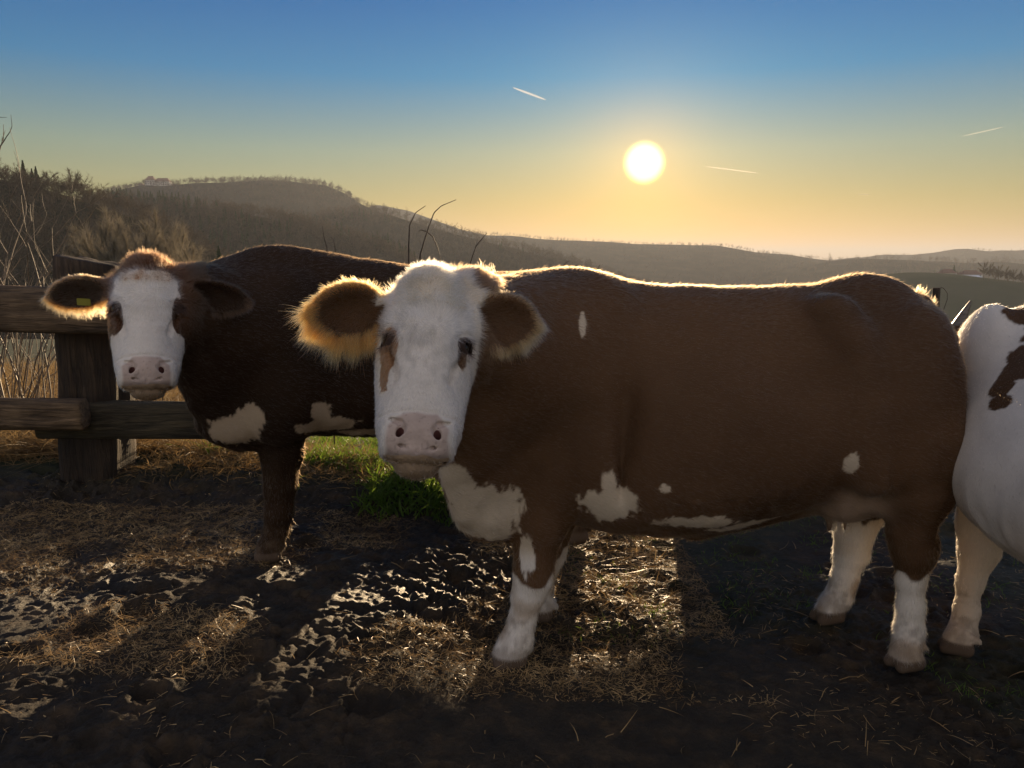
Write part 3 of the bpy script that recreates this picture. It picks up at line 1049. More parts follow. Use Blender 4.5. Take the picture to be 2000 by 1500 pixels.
    # tail hanging behind the rump
    tl = [(1.51, 2.86, 1.33), (1.63, 2.87, 1.2), (1.655, 2.90, 1.0), (1.65, 2.92, .75), (1.64, 2.92, .5)]
    for p, q, r0, r1 in zip(tl[:-1], tl[1:], (.045, .032, .026, .022), (.032, .026, .022, .03)):
        b.cap(p, q, r0, r1, .02)

    lowleg = [W(1045, 1130, 2.66), W(1780, 1100, 2.66), W(1650, 1090, 3.03), W(1070, 1130, 3.03)]

    def colour(V, Nn):
        S_ = lambda px, py: surf(V, Nn, px, py)
        C = np.repeat(BROWN[None], len(V), 0)
        C = C * (1 - .35 * smooth01((noise3(V, 2.5, 55) - .4) / .4))[:, None]
        white = blob_mask(V, [(S_(935, 1010), (.16, .25, .10)), (S_(985, 1020), (.09, .3, .10)), (S_(950, 1045), (.13, .25, .06)),
                              (S_(1185, 995), (.085, .16, .065)), (S_(1195, 955), (.03, .12, .06)),
                              (S_(1370, 1030), (.13, .16, .028)), (S_(1470, 1035), (.14, .2, .025)),
                              (S_(1292, 963), (.018, .1, .016)), (S_(1656, 914), (.022, .14, .04)),
                              (S_(1018, 1090), (.030, .08, .09)), (S_(1146, 625), (.010, .1, .045)),
                              (S_(885, 960), (.07, .14, .11))], 11, 10, .30)
        # white socks: below the knee / hock
        nz = (noise3(V, 22, 5) - .5) * .12
        hind = V[:, 0] > .9
        lim = np.where(hind, np.where(V[:, 1] > 2.85, .50, .385), .345) + nz
        sock = smooth01((lim - V[:, 2]) / .02)
        white = np.maximum(white, sock)
        l = h.loc(V)
        nz2 = (noise3(V, 30, 8) - .5) * .02 + (noise3(V, 90, 9) - .5) * .01
        face = (l[:, 1] > -.125 + nz2 * 1.5) & (np.abs(l[:, 0]) < .155) & (l[:, 2] > -.60) & (l[:, 2] < .06)
        face |= (l[:, 2] < -.33) & (l[:, 2] > -.60) & (l[:, 1] > -.17) & (np.abs(l[:, 0]) < .14)
        ears = eL.mask(V) | eR.mask(V)
        face &= ~((np.abs(l[:, 0]) > .118 + nz2) & (l[:, 2] > -.155) & (l[:, 1] < -.06))
        white = np.where(face, 1, np.where(ears, 0, white))
        # brown patch round the viewer's left eye, thin trail down the cheek; small one right
        e1 = ((l[:, 0] + .103) / .026) ** 2 + ((l[:, 2] + .212) / .046) ** 2 < 1 + nz2 * 14
        e1 |= (np.abs(l[:, 0] + .104 - (l[:, 2] + .25) * .05) < .009 + nz2 * .6 + (l[:, 2] + .34) * .10) & (l[:, 2] < -.22) & (l[:, 2] > -.33)
        e2 = ((l[:, 0] - .104) / .014) ** 2 + ((l[:, 2] + .222) / .035) ** 2 < 1 + nz2 * 14
        white = np.where((e1 | e2) & face, 0, white)
        Wc = np.repeat(WHITE[None], len(V), 0)
        dirt = smooth01((noise3(V, 12, 71) - .45) / .3) * smooth01((.5 - V[:, 2]) / .4)
        Wc = Wc * (1 - dirt[:, None] * np.array((.35, .45, .55)))
        ud = smooth01(1.3 - np.linalg.norm((V - W(1645, 965, 2.76)) / np.array((.15, .26, .15)), axis=1)) 
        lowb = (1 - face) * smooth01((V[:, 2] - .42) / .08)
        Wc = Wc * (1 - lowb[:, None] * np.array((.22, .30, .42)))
        Wc = Wc * (1 - face * (.17 * smooth01((noise3(V * np.array((1, 1, .6)), 60, 401) - .45) / .35) * smooth01((l[:, 2] + .36) / .12) + .12 * noise3(V, 25, 402)))[:, None]
        Wc = Wc * (1 - (face * smooth01((l[:, 2] + .10) / .06))[:, None] * np.array((.05, .16, .32)))
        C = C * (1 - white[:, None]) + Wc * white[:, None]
        C = C * (1 - ud[:, None]) + np.array((.36, .25, .17)) * ud[:, None]
        eb = np.array((.24, .13, .065))
        C = np.where((e1 & face)[:, None], eb, C)
        return nose_eye_hoof(C, V, l, [0.0] * 2, ears)

    def comb(P, nn):
        c = np.repeat(np.array([(1.0, 0, -.35)]), len(P), 0)
        low = (P[:, 2] < .5)
        c[low] = (0.1, 0, -1)
        l = h.loc(P)
        hd = (l[:, 1] > -.16) & (np.abs(l[:, 0]) < .2) & (l[:, 2] > -.6) & (l[:, 2] < .08)
        return head_comb(c, P, l, hd, h, (eL, eR))

    def fur(V, Nn):
        return fur_common(V, Nn, h, (eL, eR))
    o, V, Fq, Nn, C = finish_cow('cow', b, base, 'large red-brown cow with broad white face, standing sideways in front of the others', colour, comb, fur, 330000, 3, head=h)
    add_eyes(h, .89, o, base)
    ear_fringe(eL, V, Fq, Nn, o, base, 9000, (.50, .20, .05), .058, 1)
    ear_fringe(eR, V, Fq, Nn, o, base, 6000, (.45, .27, .12), .034, 2)
    poll_tuft(h, V, Fq, Nn, o, base, (.55, .42, .28), 6000, .034, 3, wide=.10)
    side_tuft(h.p(-.095, -.11, -.065), (-.6, .0, 1.0), o, base, (.42, .27, .13), 450, .035, 5, r=.013)
    side_tuft(W(948, 541, 2.62), (.3, .0, 1.0), o, base, (.25, .13, .06), 250, .022, 6, r=.016)
    side_tuft(W(1790, 578, 2.85), (.6, .0, .7), o, base, (.30, .15, .06), 260, .026, 8, r=.010)
    side_tuft(W(1812, 598, 2.85), (.6, .0, .7), o, base, (.30, .15, .06), 260, .026, 9, r=.010)
    return o


def nose_eye_hoof(C, V, l, legs, ears, zref=None):
    """pink muzzle with a soft edge, dark nostrils and mouth, eyelid rims, horn-grey hooves"""
    C_in = C
    nz = (noise3(V, 35, 91) - .5) * .012
    mz = np.minimum.reduce([-.386 + nz - np.clip(np.abs(l[:, 0]) - .045, 0, 1) * .9 - l[:, 2], l[:, 2] + .492, (l[:, 1] - .0) * .6, .084 + nz - np.abs(l[:, 0]), .2 - l[:, 1]])
    muz = smooth01(mz / .012 + .4)
    sp = smooth01((noise3(V, 140, 17) - .76) / .06)
    pk = PINK * (1 - .18 * sp[:, None]) * (.85 + .3 * noise3(V, 45, 18))[:, None]
    pk = pk * (1 - .45 * smooth01((-.465 - l[:, 2]) / .025))[:, None]
    C = C * (1 - muz[:, None]) + pk * muz[:, None]
    lip = (l[:, 2] <= -.486 + nz * .6) & (l[:, 2] > -.60) & (l[:, 1] > -.09) & (np.abs(l[:, 0]) < .12)
    C = np.where(lip[:, None], np.array((.30, .215, .14)) * (0.8 + .5 * noise3(V, 60, 3))[:, None], C)
    for q in (-1, 1):
        nd = ((l[:, 0] - q * .049) / .011) ** 2 + ((l[:, 2] + .436) / .018) ** 2
        C = np.where(((nd < 1) & (l[:, 1] < .078) & (l[:, 1] > .02))[:, None], np.array((.10, .04, .035)), C)
        ed = ((np.abs(l[:, 0]) - .105) / .036) ** 2 + ((l[:, 2] + .197) / .026) ** 2 + ((l[:, 1] + .03) / .05) ** 2
        C = np.where((ed < 1)[:, None], np.array((.045, .028, .022)), C)
    near_head = (np.abs(l - np.array((0, 0, -.27))) < np.array((.2, .22, .36))).all(1)
    C = np.where(near_head[:, None], C, C_in)
    zz = V[:, 2] - (zref(V) if zref else 0)
    hf = smooth01((.064 - zz) / .012)
    C = C * (1 - hf[:, None]) + np.array((.085, .06, .045)) * hf[:, None]
    mudd = smooth01((.20 - zz + (noise3(V, 30, 33) - .5) * .22 + (noise3(V, 80, 34) - .5) * .12) / .14) * .5
    C = C * (1 - mudd[:, None]) + np.array((.12, .08, .05)) * mudd[:, None]
    return C


def head_comb(c, P, l, hd, h, ears):
    up = h.B[2]; xr = h.B[0]
    v = -up[None, :] * 1.0 + xr[None, :] * (l[:, 0:1] * 5)
    whorl = l[:, 2] > -.20          # above the whorl hair runs upwards and out
    v2 = up[None, :] * .5 + xr[None, :] * (l[:, 0:1] * 9)
    v = np.where(whorl[:, None], v2 * ((l[:, 2:3] + .20) / .06).clip(0, 1) + v * (1 - ((l[:, 2:3] + .20) / .06).clip(0, 1)), v)
    sw = (noise3(P, 22, 77) - .5)[:, None] * 2.2 * np.clip((l[:, 2:3] + .30) / .12, 0, 1)
    v = v + sw * xr[None, :] + ((noise3(P, 20, 78) - .5)[:, None] * 1.6 * np.clip((l[:, 2:3] + .30) / .12, 0, 1)) * up[None, :]
    c = np.where(hd[:, None], v, c)
    for e in ears:
        m = e.mask(P)
        le = e.loc(P)
        c = np.where(m[:, None], e.a[None, :] * 1.2 + e.b[None, :] * le[:, 1:2] * 1.2, c)
    return c


def fur_common(V, Nn, h, ears):
    l = h.loc(V)
    L = np.full(len(V), .016)
    dens = np.ones(len(V))
    lift = np.full(len(V), .22)
    hd = (l[:, 1] > -.16) & (np.abs(l[:, 0]) < .2) & (l[:, 2] > -.62) & (l[:, 2] < .08)
    L = np.where(hd, .009 + .014 * smooth01((l[:, 2] + .28) / .14), L)
    dens = np.where(hd, 5.0, dens)
    lift = np.where(hd, .30 + .25 * smooth01((l[:, 2] + .22) / .1), lift)
    nose = hd & (l[:, 2] < -.384) & (l[:, 2] > -.49) & (l[:, 1] > .005) & (np.abs(l[:, 0]) < .088)
    dens = np.where(nose, .0, dens)
    chin = hd & (l[:, 2] < -.49)
    dens = np.where(chin, 1.5, dens)
    for e in ears:
        m = e.mask(V)
        L = np.where(m, .016, L); dens = np.where(m, 5.0, dens); lift = np.where(m, .5, lift)
    dens = np.where(V[:, 2] < .05, 0, dens)
    # eyes stay clear
    ed = ((np.abs(l[:, 0]) - .105) / .032) ** 2 + ((l[:, 2] + .197) / .022) ** 2 + ((l[:, 1] + .03) / .05) ** 2
    dens = np.where(ed < 1, 0, dens)
    return L, dens, lift


def ear_fringe(e, V, Fq, Nn, parent, base, n, col, length, seed):
    rs = np.random.RandomState(seed + 40)
    rho = e.rho(V)
    l = e.loc(V)
    m = e.mask(V) & (rho > .84) & (l[:, 0] > -.85)
    dens = m * (0.6 + .9 * (l[:, 1] < .3))
    P, f, wt = sample_surface(V, Fq, dens.astype(float), n, seed + 41)
    lp = e.loc(P)
    out = unit(e.a[None] * lp[:, 0:1] * .9 + e.b[None] * lp[:, 1:2] * 1.3)
    d = unit(out + e.a[None] * .35 + e.n[None] * rs.normal(0, .22, (n, 1)) + rs.normal(0, .10, (n, 3)) + (np.stack([noise3(P, 55, seed + 70 + i) for i in range(3)], 1) - .5) * 1.0)
    L = length * rs.uniform(.35, 1.0, n) * (.55 + .9 * noise3(P, 70, seed + 7)) * (0.6 + .5 * (lp[:, 1] < 0.1))
    bend = np.repeat(np.array([(0, 0, -.35)]), n, 0) + rs.normal(0, .12, (n, 3))
    C = np.array(col)[None] * rs.uniform(.7, 1.3, (n, 1))
    hair_obj('ear_hair', P, d, bend, L, np.full(n, .00055), np.clip(C, 0, .9), parent, base, 5, seed, curl=.10)


def poll_tuft(h, V, Fq, Nn, parent, base, col, n, length, seed, wide=.1):
    rs = np.random.RandomState(seed + 80)
    l = h.loc(V)
    m = (l[:, 2] > -.10) & (np.abs(l[:, 0]) < wide) & (l[:, 1] > -.13) & (l[:, 2] < .05)
    P, f, wt = sample_surface(V, Fq, m.astype(float), n, seed + 81)
    lp = h.loc(P)
    nn = unit((Nn[Fq[f]] * wt[..., None]).sum(1))
    z = h.B[2][None]; x = h.B[0][None]; y = h.B[1][None]
    g = np.stack([noise3(P, 30, 5 + i) - .5 for i in range(3)], 1)
    d = unit(nn * .55 + x * lp[:, 0:1] * 5 + g * 2.6 + z * .1 + rs.normal(0, .12, (n, 3)))
    L = length * rs.uniform(.4, 1.0, n) * np.clip(1.1 - np.abs(lp[:, 0]) * 5, .4, 1)
    bend = -z * .55 + y * .15 + rs.normal(0, .15, (n, 3))
    C = np.array(col)[None] * rs.uniform(.75, 1.2, (n, 1))
    hair_obj('poll_tuft', P, d, bend, L, np.full(n, .0006), np.clip(C, 0, .9), parent, base, 5, seed, curl=.10)


def side_tuft(c, d0, parent, base, col, n, length, seed, r=.022):
    rs = np.random.RandomState(seed + 120)
    P = np.array(c)[None] + rs.normal(0, r, (n, 3))
    d = unit(np.array(d0)[None] + rs.normal(0, .32, (n, 3)))
    L = length * rs.uniform(.5, 1.1, n)
    C = np.array(col)[None] * rs.uniform(.75, 1.2, (n, 1))
    hair_obj('hair_tuft', P, d, rs.normal(0, .25, (n, 3)), L, np.full(n, .0006), np.clip(C, 0, .9), parent, base, 5, seed, curl=.12)


def cow_left():
    O2, ang_ = (0.42, 4.13), math.atan2(3.30 - 4.13, -1.40 - 0.42)
    u = np.array((math.cos(ang_), math.sin(ang_))); v = np.array((-u[1], u[0]))
    base = np.array((-0.45, 3.73, 0.08))

    def L(x, y, z):
        return np.array((O2[0] + u[0] * x + v[0] * y, O2[1] + u[1] * x + v[1] * y, z))
    b = Body((-1.85, 2.45, -0.03), (0.75, 4.75, 1.82), 0.0078)
    T = [(0.0, 1.16, 1.0, .06), (.06, 1.32, .88, .19), (.18, 1.41, .78, .26), (.35, 1.435, .70, .30), (.6, 1.435, .66, .34),
         (.9, 1.46, .64, .37), (1.2, 1.495, .66, .36), (1.42, 1.535, .69, .32), (1.58, 1.56, .70, .28), (1.72, 1.545, .70, .24), (1.86, 1.46, .70, .19), (1.98, 1.30, .78, .09)]
    b.torso(O2, ang_, T)
    for sy in (-1, 1):
        b.ell(L(.32, sy * .17, 1.36), (.09, .08, .05), .08)
        b.ell(L(.28, sy * .20, 1.0), (.2, .14, .3), .10)
        b.ell(L(1.60, sy * .19, 1.15), (.16, .12, .28), .10)
        b.ell(L(1.66, sy * .18, .90), (.13, .11, .2), .08)
    # near front leg (camera side) and far front leg just behind it
    n = 3.42
    leg(b, [W(545, 800, n), W(550, 880, n), W(548, 950, n), W(545, 1000, n), W(540, 1035, n), W(532, 1062, n)],
        [.13, .092, .068, .062, .050, .052])
    hoof(b, (*W(524, 1092, 3.42)[:2], float(ground_z(W(532, 1085, 3.42)[0], 3.42)[0]) - .01), (-1, -.35), 1.05)
    leg(b, [W(558, 800, 3.72), W(556, 880, 3.72), W(552, 940, 3.72), W(550, 1000, 3.72), W(548, 1030, 3.72)], [.12, .08, .060, .048, .05])
    pf = W(548, 1045, 3.72)
    hoof(b, (pf[0], 3.72, float(ground_z(pf[0], 3.72)[0])), u, 1.0)
    for sy in (-1, 1):
        leg(b, [L(.28, sy * .20, .85), L(.30, sy * .20, .70), L(.10, sy * .20, .52), L(.12, sy * .20, .35), L(.15, sy * .2, .16)], [.15, .11, .07, .048, .052])
        hoof(b, L(.18, sy * .2, .02), u, 1.05)
    # brisket with hanging dewlap, neck swung towards the camera
    b.ell(W(470, 800, 3.36), (.16, .11, .15), .08)
    b.ell(W(478, 838, 3.38), (.10, .08, .09), .05)
    h = Head(W(287, 497, 2.92), W(289, 774, 2.78), 0.40)
    h.wx = .94
    b.cap(W(500, 640, 3.45), W(450, 640, 3.30), .27, .24, .1)
    b.cap(W(450, 630, 3.30), W(375, 610, 3.10), .235, .165, .1)
    b.cap(W(375, 600, 3.10), h.p(0, -.14, -.12), .16, .105, .08)
    b.cap(W(400, 730, 3.20), W(440, 820, 3.30), .10, .08, .08)
    b.cap(W(385, 700, 3.12), W(400, 780, 3.20), .08, .06, .06)
    add_head(b, h, .93)
    eL = Ear(h.p(-.11, -.09, -.10), W(100, 580, 2.95), (0, 0, 1), (.15, -1, -.25), hw=.060)
    eR = Ear(h.p(.11, -.09, -.10), W(484, 590, 3.0), (0, 0, 1), (-.1, -1, -.25), hw=.062)
    eL.build(b); eR.build(b)
    tl = [L(.10, .0, 1.38), L(-.03, .0, 1.2), L(-.04, 0, .9), L(-.03, 0, .6)]
    for p, q, r0, r1 in zip(tl[:-1], tl[1:], (.045, .03, .024), (.03, .024, .03)):
        b.cap(p, q, r0, r1, .02)

    def zref(V):
        return np.where(V[:, 0] < -.5, .10, .03)

    def colour(V, Nn):
        S_ = lambda px, py: surf(V, Nn, px, py)
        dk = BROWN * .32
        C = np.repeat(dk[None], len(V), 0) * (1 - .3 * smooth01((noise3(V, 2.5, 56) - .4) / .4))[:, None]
        white = blob_mask(V, [(S_(468, 850), (.10, .2, .075)), (S_(490, 830), (.06, .2, .06)),
                              (S_(640, 840), (.13, .3, .040)), (S_(628, 815), (.04, .3, .05)), (S_(710, 855), (.12, .2, .02))], 21, 9, .30)
        l = h.loc(V)
        nz2 = (noise3(V, 28, 8) - .5) * .03 + (noise3(V, 90, 9) - .5) * .012
        side = .112 + .008 * np.sin(l[:, 2] * 30)
        face = (l[:, 1] > -.11) & (np.abs(l[:, 0]) < side + nz2 - .035 * smooth01((l[:, 2] + .10) / .05)) & (l[:, 2] < -.062 + nz2 * 1.2) & (l[:, 2] > -.6)
        face |= (l[:, 2] < -.30 + nz2) & (l[:, 1] > -.10) & (np.abs(l[:, 0]) < .13) & (l[:, 2] > -.6)
        ears = eL.mask(V) | eR.mask(V)
        e1 = ((l[:, 0] + .106) / .024) ** 2 + ((l[:, 2] + .235) / .062) ** 2 < 1 + nz2 * 12
        e2 = ((l[:, 0] - .108) / .022) ** 2 + ((l[:, 2] + .225) / .065) ** 2 < 1 + nz2 * 12
        eyeb = e1 | e2
        white = np.where(face & ~eyeb, 1, np.where(ears | eyeb, 0, white))
        C = C * (1 - white[:, None]) + WHITE * (np.where(face[:, None], 1, np.array((.68, .58, .46)))) * white[:, None]
        hb = (l[:, 1] > -.13) & (np.abs(l[:, 0]) < .17) & (l[:, 2] > -.45) & (l[:, 2] < .08) & (white < .5)
        hw_ = smooth01((.20 - np.linalg.norm((l - np.array((0, -.02, -.14))) * np.array((1, .9, .62)), axis=1)) / .07) * (white < .5)
        C = C * (1 - hw_[:, None]) + np.array((.065, .030, .014)) * hw_[:, None]
        return nose_eye_hoof(C, V, l, None, ears, zref)

    def comb(P, nn):
        c = np.repeat(np.array([(-u[0], -u[1], -.35)]), len(P), 0)
        c[P[:, 2] < .6] = (0, 0, -1)
        l = h.loc(P)
        hd = (l[:, 1] > -.16) & (np.abs(l[:, 0]) < .2) & (l[:, 2] > -.6) & (l[:, 2] < .08)
        return head_comb(c, P, l, hd, h, (eL, eR))

    def fur(V, Nn):
        L_, d_, li = fur_common(V, Nn, h, (eL, eR))
        d_ = np.where(V[:, 2] < .16, 0, d_)
        return L_, d_, li
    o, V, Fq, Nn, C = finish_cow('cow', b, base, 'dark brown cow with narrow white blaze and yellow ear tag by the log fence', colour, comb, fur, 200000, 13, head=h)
    add_eyes(h, .93, o, base)
    ear_fringe(eL, V, Fq, Nn, o, base, 5000, (.42, .21, .08), .034, 11)
    ear_fringe(eR, V, Fq, Nn, o, base, 3000, (.10, .05, .025), .020, 12)
    poll_tuft(h, V, Fq, Nn, o, base, (.13, .055, .024), 3000, .020, 13, wide=.09)
    # ear tags, with pin
    for e, t, s in ((eL, .50, .032),):
        c = e.root + e.a * e.L * t - e.b * e.hw * .55 + e.n * .028
        bx = box_mesh('ear_tag', (s * 1.6, .004, s * .85), .003, M_tag)
        ot = link('ear_tag', bx, o, c - base)
        ot.rotation_euler = (0.1, 0.06, 0.05)
    return o


def box_mesh(name, dims, bev, m, seg=2):
    import bmesh
    bm = bmesh.new()
    bmesh.ops.create_cube(bm, size=1)
    for v in bm.verts:
        v.co = Vector((v.co.x * dims[0], v.co.y * dims[1], v.co.z * dims[2]))
    if bev:
        bmesh.ops.bevel(bm, geom=bm.edges[:], offset=min(bev, min(dims) * .45), segments=seg, affect='EDGES')
    me = bpy.data.meshes.new(name)
    bm.to_mesh(me); bm.free()
    me.materials.append(m)
    return me


def cow_right():
    O3, ang_ = (1.95, 1.22), math.atan2(3.10 - 1.25, 1.99 - 1.95)
    u = np.array((math.cos(ang_), math.sin(ang_))); v = np.array((-u[1], u[0]))
    base = np.array((1.95, 2.3, 0.0))

    def L(x, y, z):
        return np.array((O3[0] + u[0] * x + v[0] * y, O3[1] + u[1] * x + v[1] * y, z))
    b = Body((1.15, 1.0, -0.03), (2.85, 4.25, 1.62), 0.009)
    T = [(0.0, 1.16, 1.0, .06), (.06, 1.32, .88, .19), (.18, 1.40, .76, .27), (.35, 1.43, .64, .31), (.6, 1.42, .54, .37),
         (.9, 1.41, .47, .42), (1.15, 1.41, .47, .43), (1.40, 1.405, .50, .39), (1.6, 1.385, .54, .33), (1.75, 1.31, .58, .27), (1.88, 1.17, .62, .19), (1.97, 1.1, .75, .08)]
    T = [(x, zt - .02, zb, w * 1.07) for x, zt, zb, w in T]
    b.torso(O3, ang_, T, egg=.46, pw=2.0)
    for sy in (-1, 1):
        b.ell(L(.35, sy * .18, 1.36), (.08, .09, .05), .08)
        b.ell(L(.28, sy * .20, 1.0), (.14, .2, .3), .10)
        b.ell(L(1.62, sy * .21, 1.05), (.10, .17, .28), .10)
        leg(b, [L(.28, sy * .20, .85), L(.34, sy * .20, .70), L(.12, sy * .20, .50), L(.14, sy * .20, .32), L(.16, sy * .2, .12)], [.15, .11, .07, .048, .052])
        hoof(b, L(.19, sy * .2, .0), u, 1.05)
    leg(b, [W(1935, 950, 2.86), W(1916, 1020, 2.84), W(1912, 1075, 2.82), W(1895, 1140, 2.81), W(1888, 1190, 2.80), W(1878, 1235, 2.79)],
        [.13, .085, .068, .047, .046, .052])
    hoof(b, (*W(1866, 1272, 2.76)[:2], 0.0), (-.8, .3), 1.05)
    leg(b, [L(1.64, -.19, .80), L(1.66, -.19, .55), L(1.66, -.19, .45), L(1.66, -.19, .28), L(1.68, -.19, .10)], [.11, .075, .062, .044, .05])
    hoof(b, L(1.70, -.19, .0), u, 1.05)
    # neck and lowered, turned-away head
    hc = W(1862, 668, 3.92)
    poll = hc + np.array((-.02, .0, .05))
    b.cap(L(1.62, 0, 1.08), L(1.85, .02, 1.06), .24, .20, .1)
    hp = W(1886, 640, 3.85)
    b.cap(L(1.85, -.02, 1.02), np.array((2.19, 3.42, 1.02)), .20, .14, .1)
    b.cap(np.array((2.19, 3.42, 1.02)), hp + np.array((.0, -.05, -.12)), .15, .11, .08)
    h = Head(hp + np.array((0, 0, .02)), hp + np.array((-.14, .36, -.34)), 0.0, .52)
    h.B = np.stack([unit(np.cross(h.B[2], unit(np.array((.3, .6, .6))))), unit(np.array((.3, .6, .6)) - (np.array((.3, .6, .6)) @ h.B[2]) * h.B[2]), h.B[2]])
    add_head(b, h, 1.0)
    eL = Ear(h.O + np.array((.06, .0, -.05)), W(1955, 640, 3.75), (0, 0, 1), (0, -.8, -.5), hw=.05)
    eR = Ear(h.O + np.array((-.08, .03, -.05)), h.O + np.array((-.26, .03, -.12)), (0, 0, 1), (0, -.8, -.5), hw=.05)
    eL.build(b); eR.build(b)
    tl = [L(.10, .0, 1.36), L(-.03, .0, 1.2), L(-.04, 0, .9), L(-.03, 0, .6)]
    for p, q, r0, r1 in zip(tl[:-1], tl[1:], (.045, .03, .024), (.03, .024, .03)):
        b.cap(p, q, r0, r1, .02)

    def colour(V, Nn):
        S_ = lambda px, py: surf(V, Nn, px, py)
        C = np.repeat(WHITE[None], len(V), 0) * (1 - .12 * smooth01((noise3(V, 4, 57) - .4) / .4))[:, None]
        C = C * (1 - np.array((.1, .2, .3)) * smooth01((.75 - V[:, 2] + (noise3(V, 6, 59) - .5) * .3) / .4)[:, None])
        br = blob_mask(V, [(S_(1990, 710), (.06, .09, .065)), (S_(1950, 750), (.035, .06, .055)), (S_(1965, 730), (.035, .06, .055)), (S_(1945, 775), (.03, .06, .035)), (S_(2000, 680), (.06, .09, .05)), (S_(2030, 670), (.09, .12, .07)), (S_(2060, 640), (.12, .16, .10)),
                           (S_(1985, 605), (.06, .09, .05)), (L(.4, .1, 1.3), (.3, .35, .3)), (L(1.9, 0, 1.1), (.35, .3, .35)),
                           (hp + np.array((0, 0, -.1)), (.6, .62, .5))], 31, 7, .25)
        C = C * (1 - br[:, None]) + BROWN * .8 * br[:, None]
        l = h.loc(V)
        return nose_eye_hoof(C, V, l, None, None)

    def comb(P, nn):
        c = np.repeat(np.array([(-u[0], -u[1], -.6)]), len(P), 0)
        c[P[:, 2] < .5] = (0, 0, -1)
        return c

    def fur(V, Nn):
        n = len(V)
        return np.full(n, .011), np.where(V[:, 2] < .05, 0, 1.0), np.full(n, .08)
    o, V, Fq, Nn, C = finish_cow('cow', b, base, 'white and brown patched horned cow cut off by the right edge', colour, comb, fur, 340000, 23)
    add_eyes(h, 1.0, o, base)
    # horns: tapered curved tubes
    for (p0, p1, p2) in ((W(1862, 650, 3.84), W(1882, 616, 3.84), W(1896, 588, 3.84)), (h.O + np.array((-.09, .05, .02)), h.O + np.array((-.2, .1, .08)), h.O + np.array((-.24, .1, .18)))):
        t = np.linspace(0, 1, 12)[:, None]
        pts = (1 - t) ** 2 * p0 + 2 * t * (1 - t) * p1 + t * t * p2
        rr = .030 * (1 - .82 * t[:, 0] ** 1.5)
        link('horn', tube_mesh('horn', [(pts - base, rr)], M_horn, 12), o)
    return o


def tube_mesh(name, strands, m, ns=5, smooth=True, cap=True):
    Vs, Fs, off = [], [], 0
    for pts, rr in strands:
        pts = np.asarray(pts, float); rr = np.asarray(rr, float)
        n = len(pts)
        tan = unit(np.gradient(pts, axis=0))
        ref = np.array((0.31, .52, .79))
        a = unit(np.cross(tan, ref)); c = np.cross(tan, a)
        ph = np.linspace(0, 2 * np.pi, ns, endpoint=False)
        ring = pts[:, None] + rr[:, None, None] * (np.cos(ph)[None, :, None] * a[:, None] + np.sin(ph)[None, :, None] * c[:, None])
        Vs.append(ring.reshape(-1, 3))
        i = np.arange(n - 1)[:, None] * ns; j = np.arange(ns)[None]
        j2 = (j + 1) % ns
        Fs.append((np.stack([i + j, i + j2, i + ns + j2, i + ns + j], -1).reshape(-1, 4)) + off)
        off += n * ns
    return mesh_np(name, np.concatenate(Vs), np.concatenate(Fs), m, smooth)


cow_front()
cow_left()
cow_right()

#FENCE
def log_mesh(name, p0, p1, r0, r1, m, seed, squash=1.0, nsides=20, nseg=24, square=0.0, broken=0.0):
    """a weathered log: noisy section, checked surface, sawn or broken ends; local x runs along it"""
    p0, p1 = np.array(p0, float), np.array(p1, float)
    ax_ = unit(p1 - p0)
    L_ = np.linalg.norm(p1 - p0)
    ref = np.array((0, 0, 1.0)) if abs(ax_[2]) < .8 else np.array((0, 1.0, 0))
    a = unit(np.cross(ref, ax_)); c = np.cross(ax_, a)
    ph = np.linspace(0, 2 * np.pi, nsides, endpoint=False)
    ts = np.linspace(0, 1, nseg)
    V = []
    for i, t in enumerate(ts):
        r = r0 + (r1 - r0) * t
        cs, sn = np.cos(ph), np.sin(ph)
        k = (np.abs(cs) ** (2 + 6 * square) + np.abs(sn) ** (2 + 6 * square)) ** (-1 / (2 + 6 * square))
        cen = p0 + (p1 - p0) * t + a * (noise3(np.array([[t * L_ * 1.1, seed, 0]]), 1, seed)[0] - .5) * .03
        q = np.stack([np.full(nsides, t * L_ * .8), cs * 2.2, sn * 2.2], 1)
        rad = r * k * (1 + (noise3(q, 1.6, seed) - .5) * .16 + (noise3(q, 5, seed + 1) - .5) * .07 - .10 * smooth01((noise3(q * np.array((.35, 2, 2)), 4, seed + 2) - .66) / .1))
        V.append(cen[None] + rad[:, None] * (cs[:, None] * a * squash + sn[:, None] * c))
    V = np.array(V)
    if broken:
        V[-1] += ax_[None] * ((noise3(V[-1], 14, seed) - .5) * broken)[:, None] + ax_[None] * ((V[-1] - p1) @ np.array((-1, 0, 0)) * .05)[:, None]
    Vf = V.reshape(-1, 3)
    i = np.arange(nseg - 1)[:, None] * nsides; j = np.arange(nsides)[None]; j2 = (j + 1) % nsides
    F = np.stack([i + j, i + j2, i + nsides + j2, i + nsides + j], -1).reshape(-1, 4)
    c0 = len(Vf); e0 = V[0] * .82 + p0 * .18 - ax_ * .006; e1 = V[-1] * .82 + V[-1].mean(0) * .18 + ax_ * .006
    Vf = np.concatenate([Vf, e0, e1, e0.mean(0)[None], e1.mean(0)[None]])
    jj = np.arange(nsides); jn = (jj + 1) % nsides
    q0 = np.stack([jn, jj, c0 + jj, c0 + jn], 1)
    last = (nseg - 1) * nsides
    q1 = np.stack([last + jj, last + jn, c0 + nsides + jn, c0 + nsides + jj], 1)
    t0 = np.stack([c0 + jn, c0 + jj, np.full(nsides, c0 + 2 * nsides)], 1)
    t1 = np.stack([c0 + nsides + jj, c0 + nsides + jn, np.full(nsides, c0 + 2 * nsides + 1)], 1)
    org = p0.copy()
    me = mesh_np(name, Vf - org, [np.concatenate([F, q0, q1]), np.concatenate([t0, t1])], m)
    return me, org


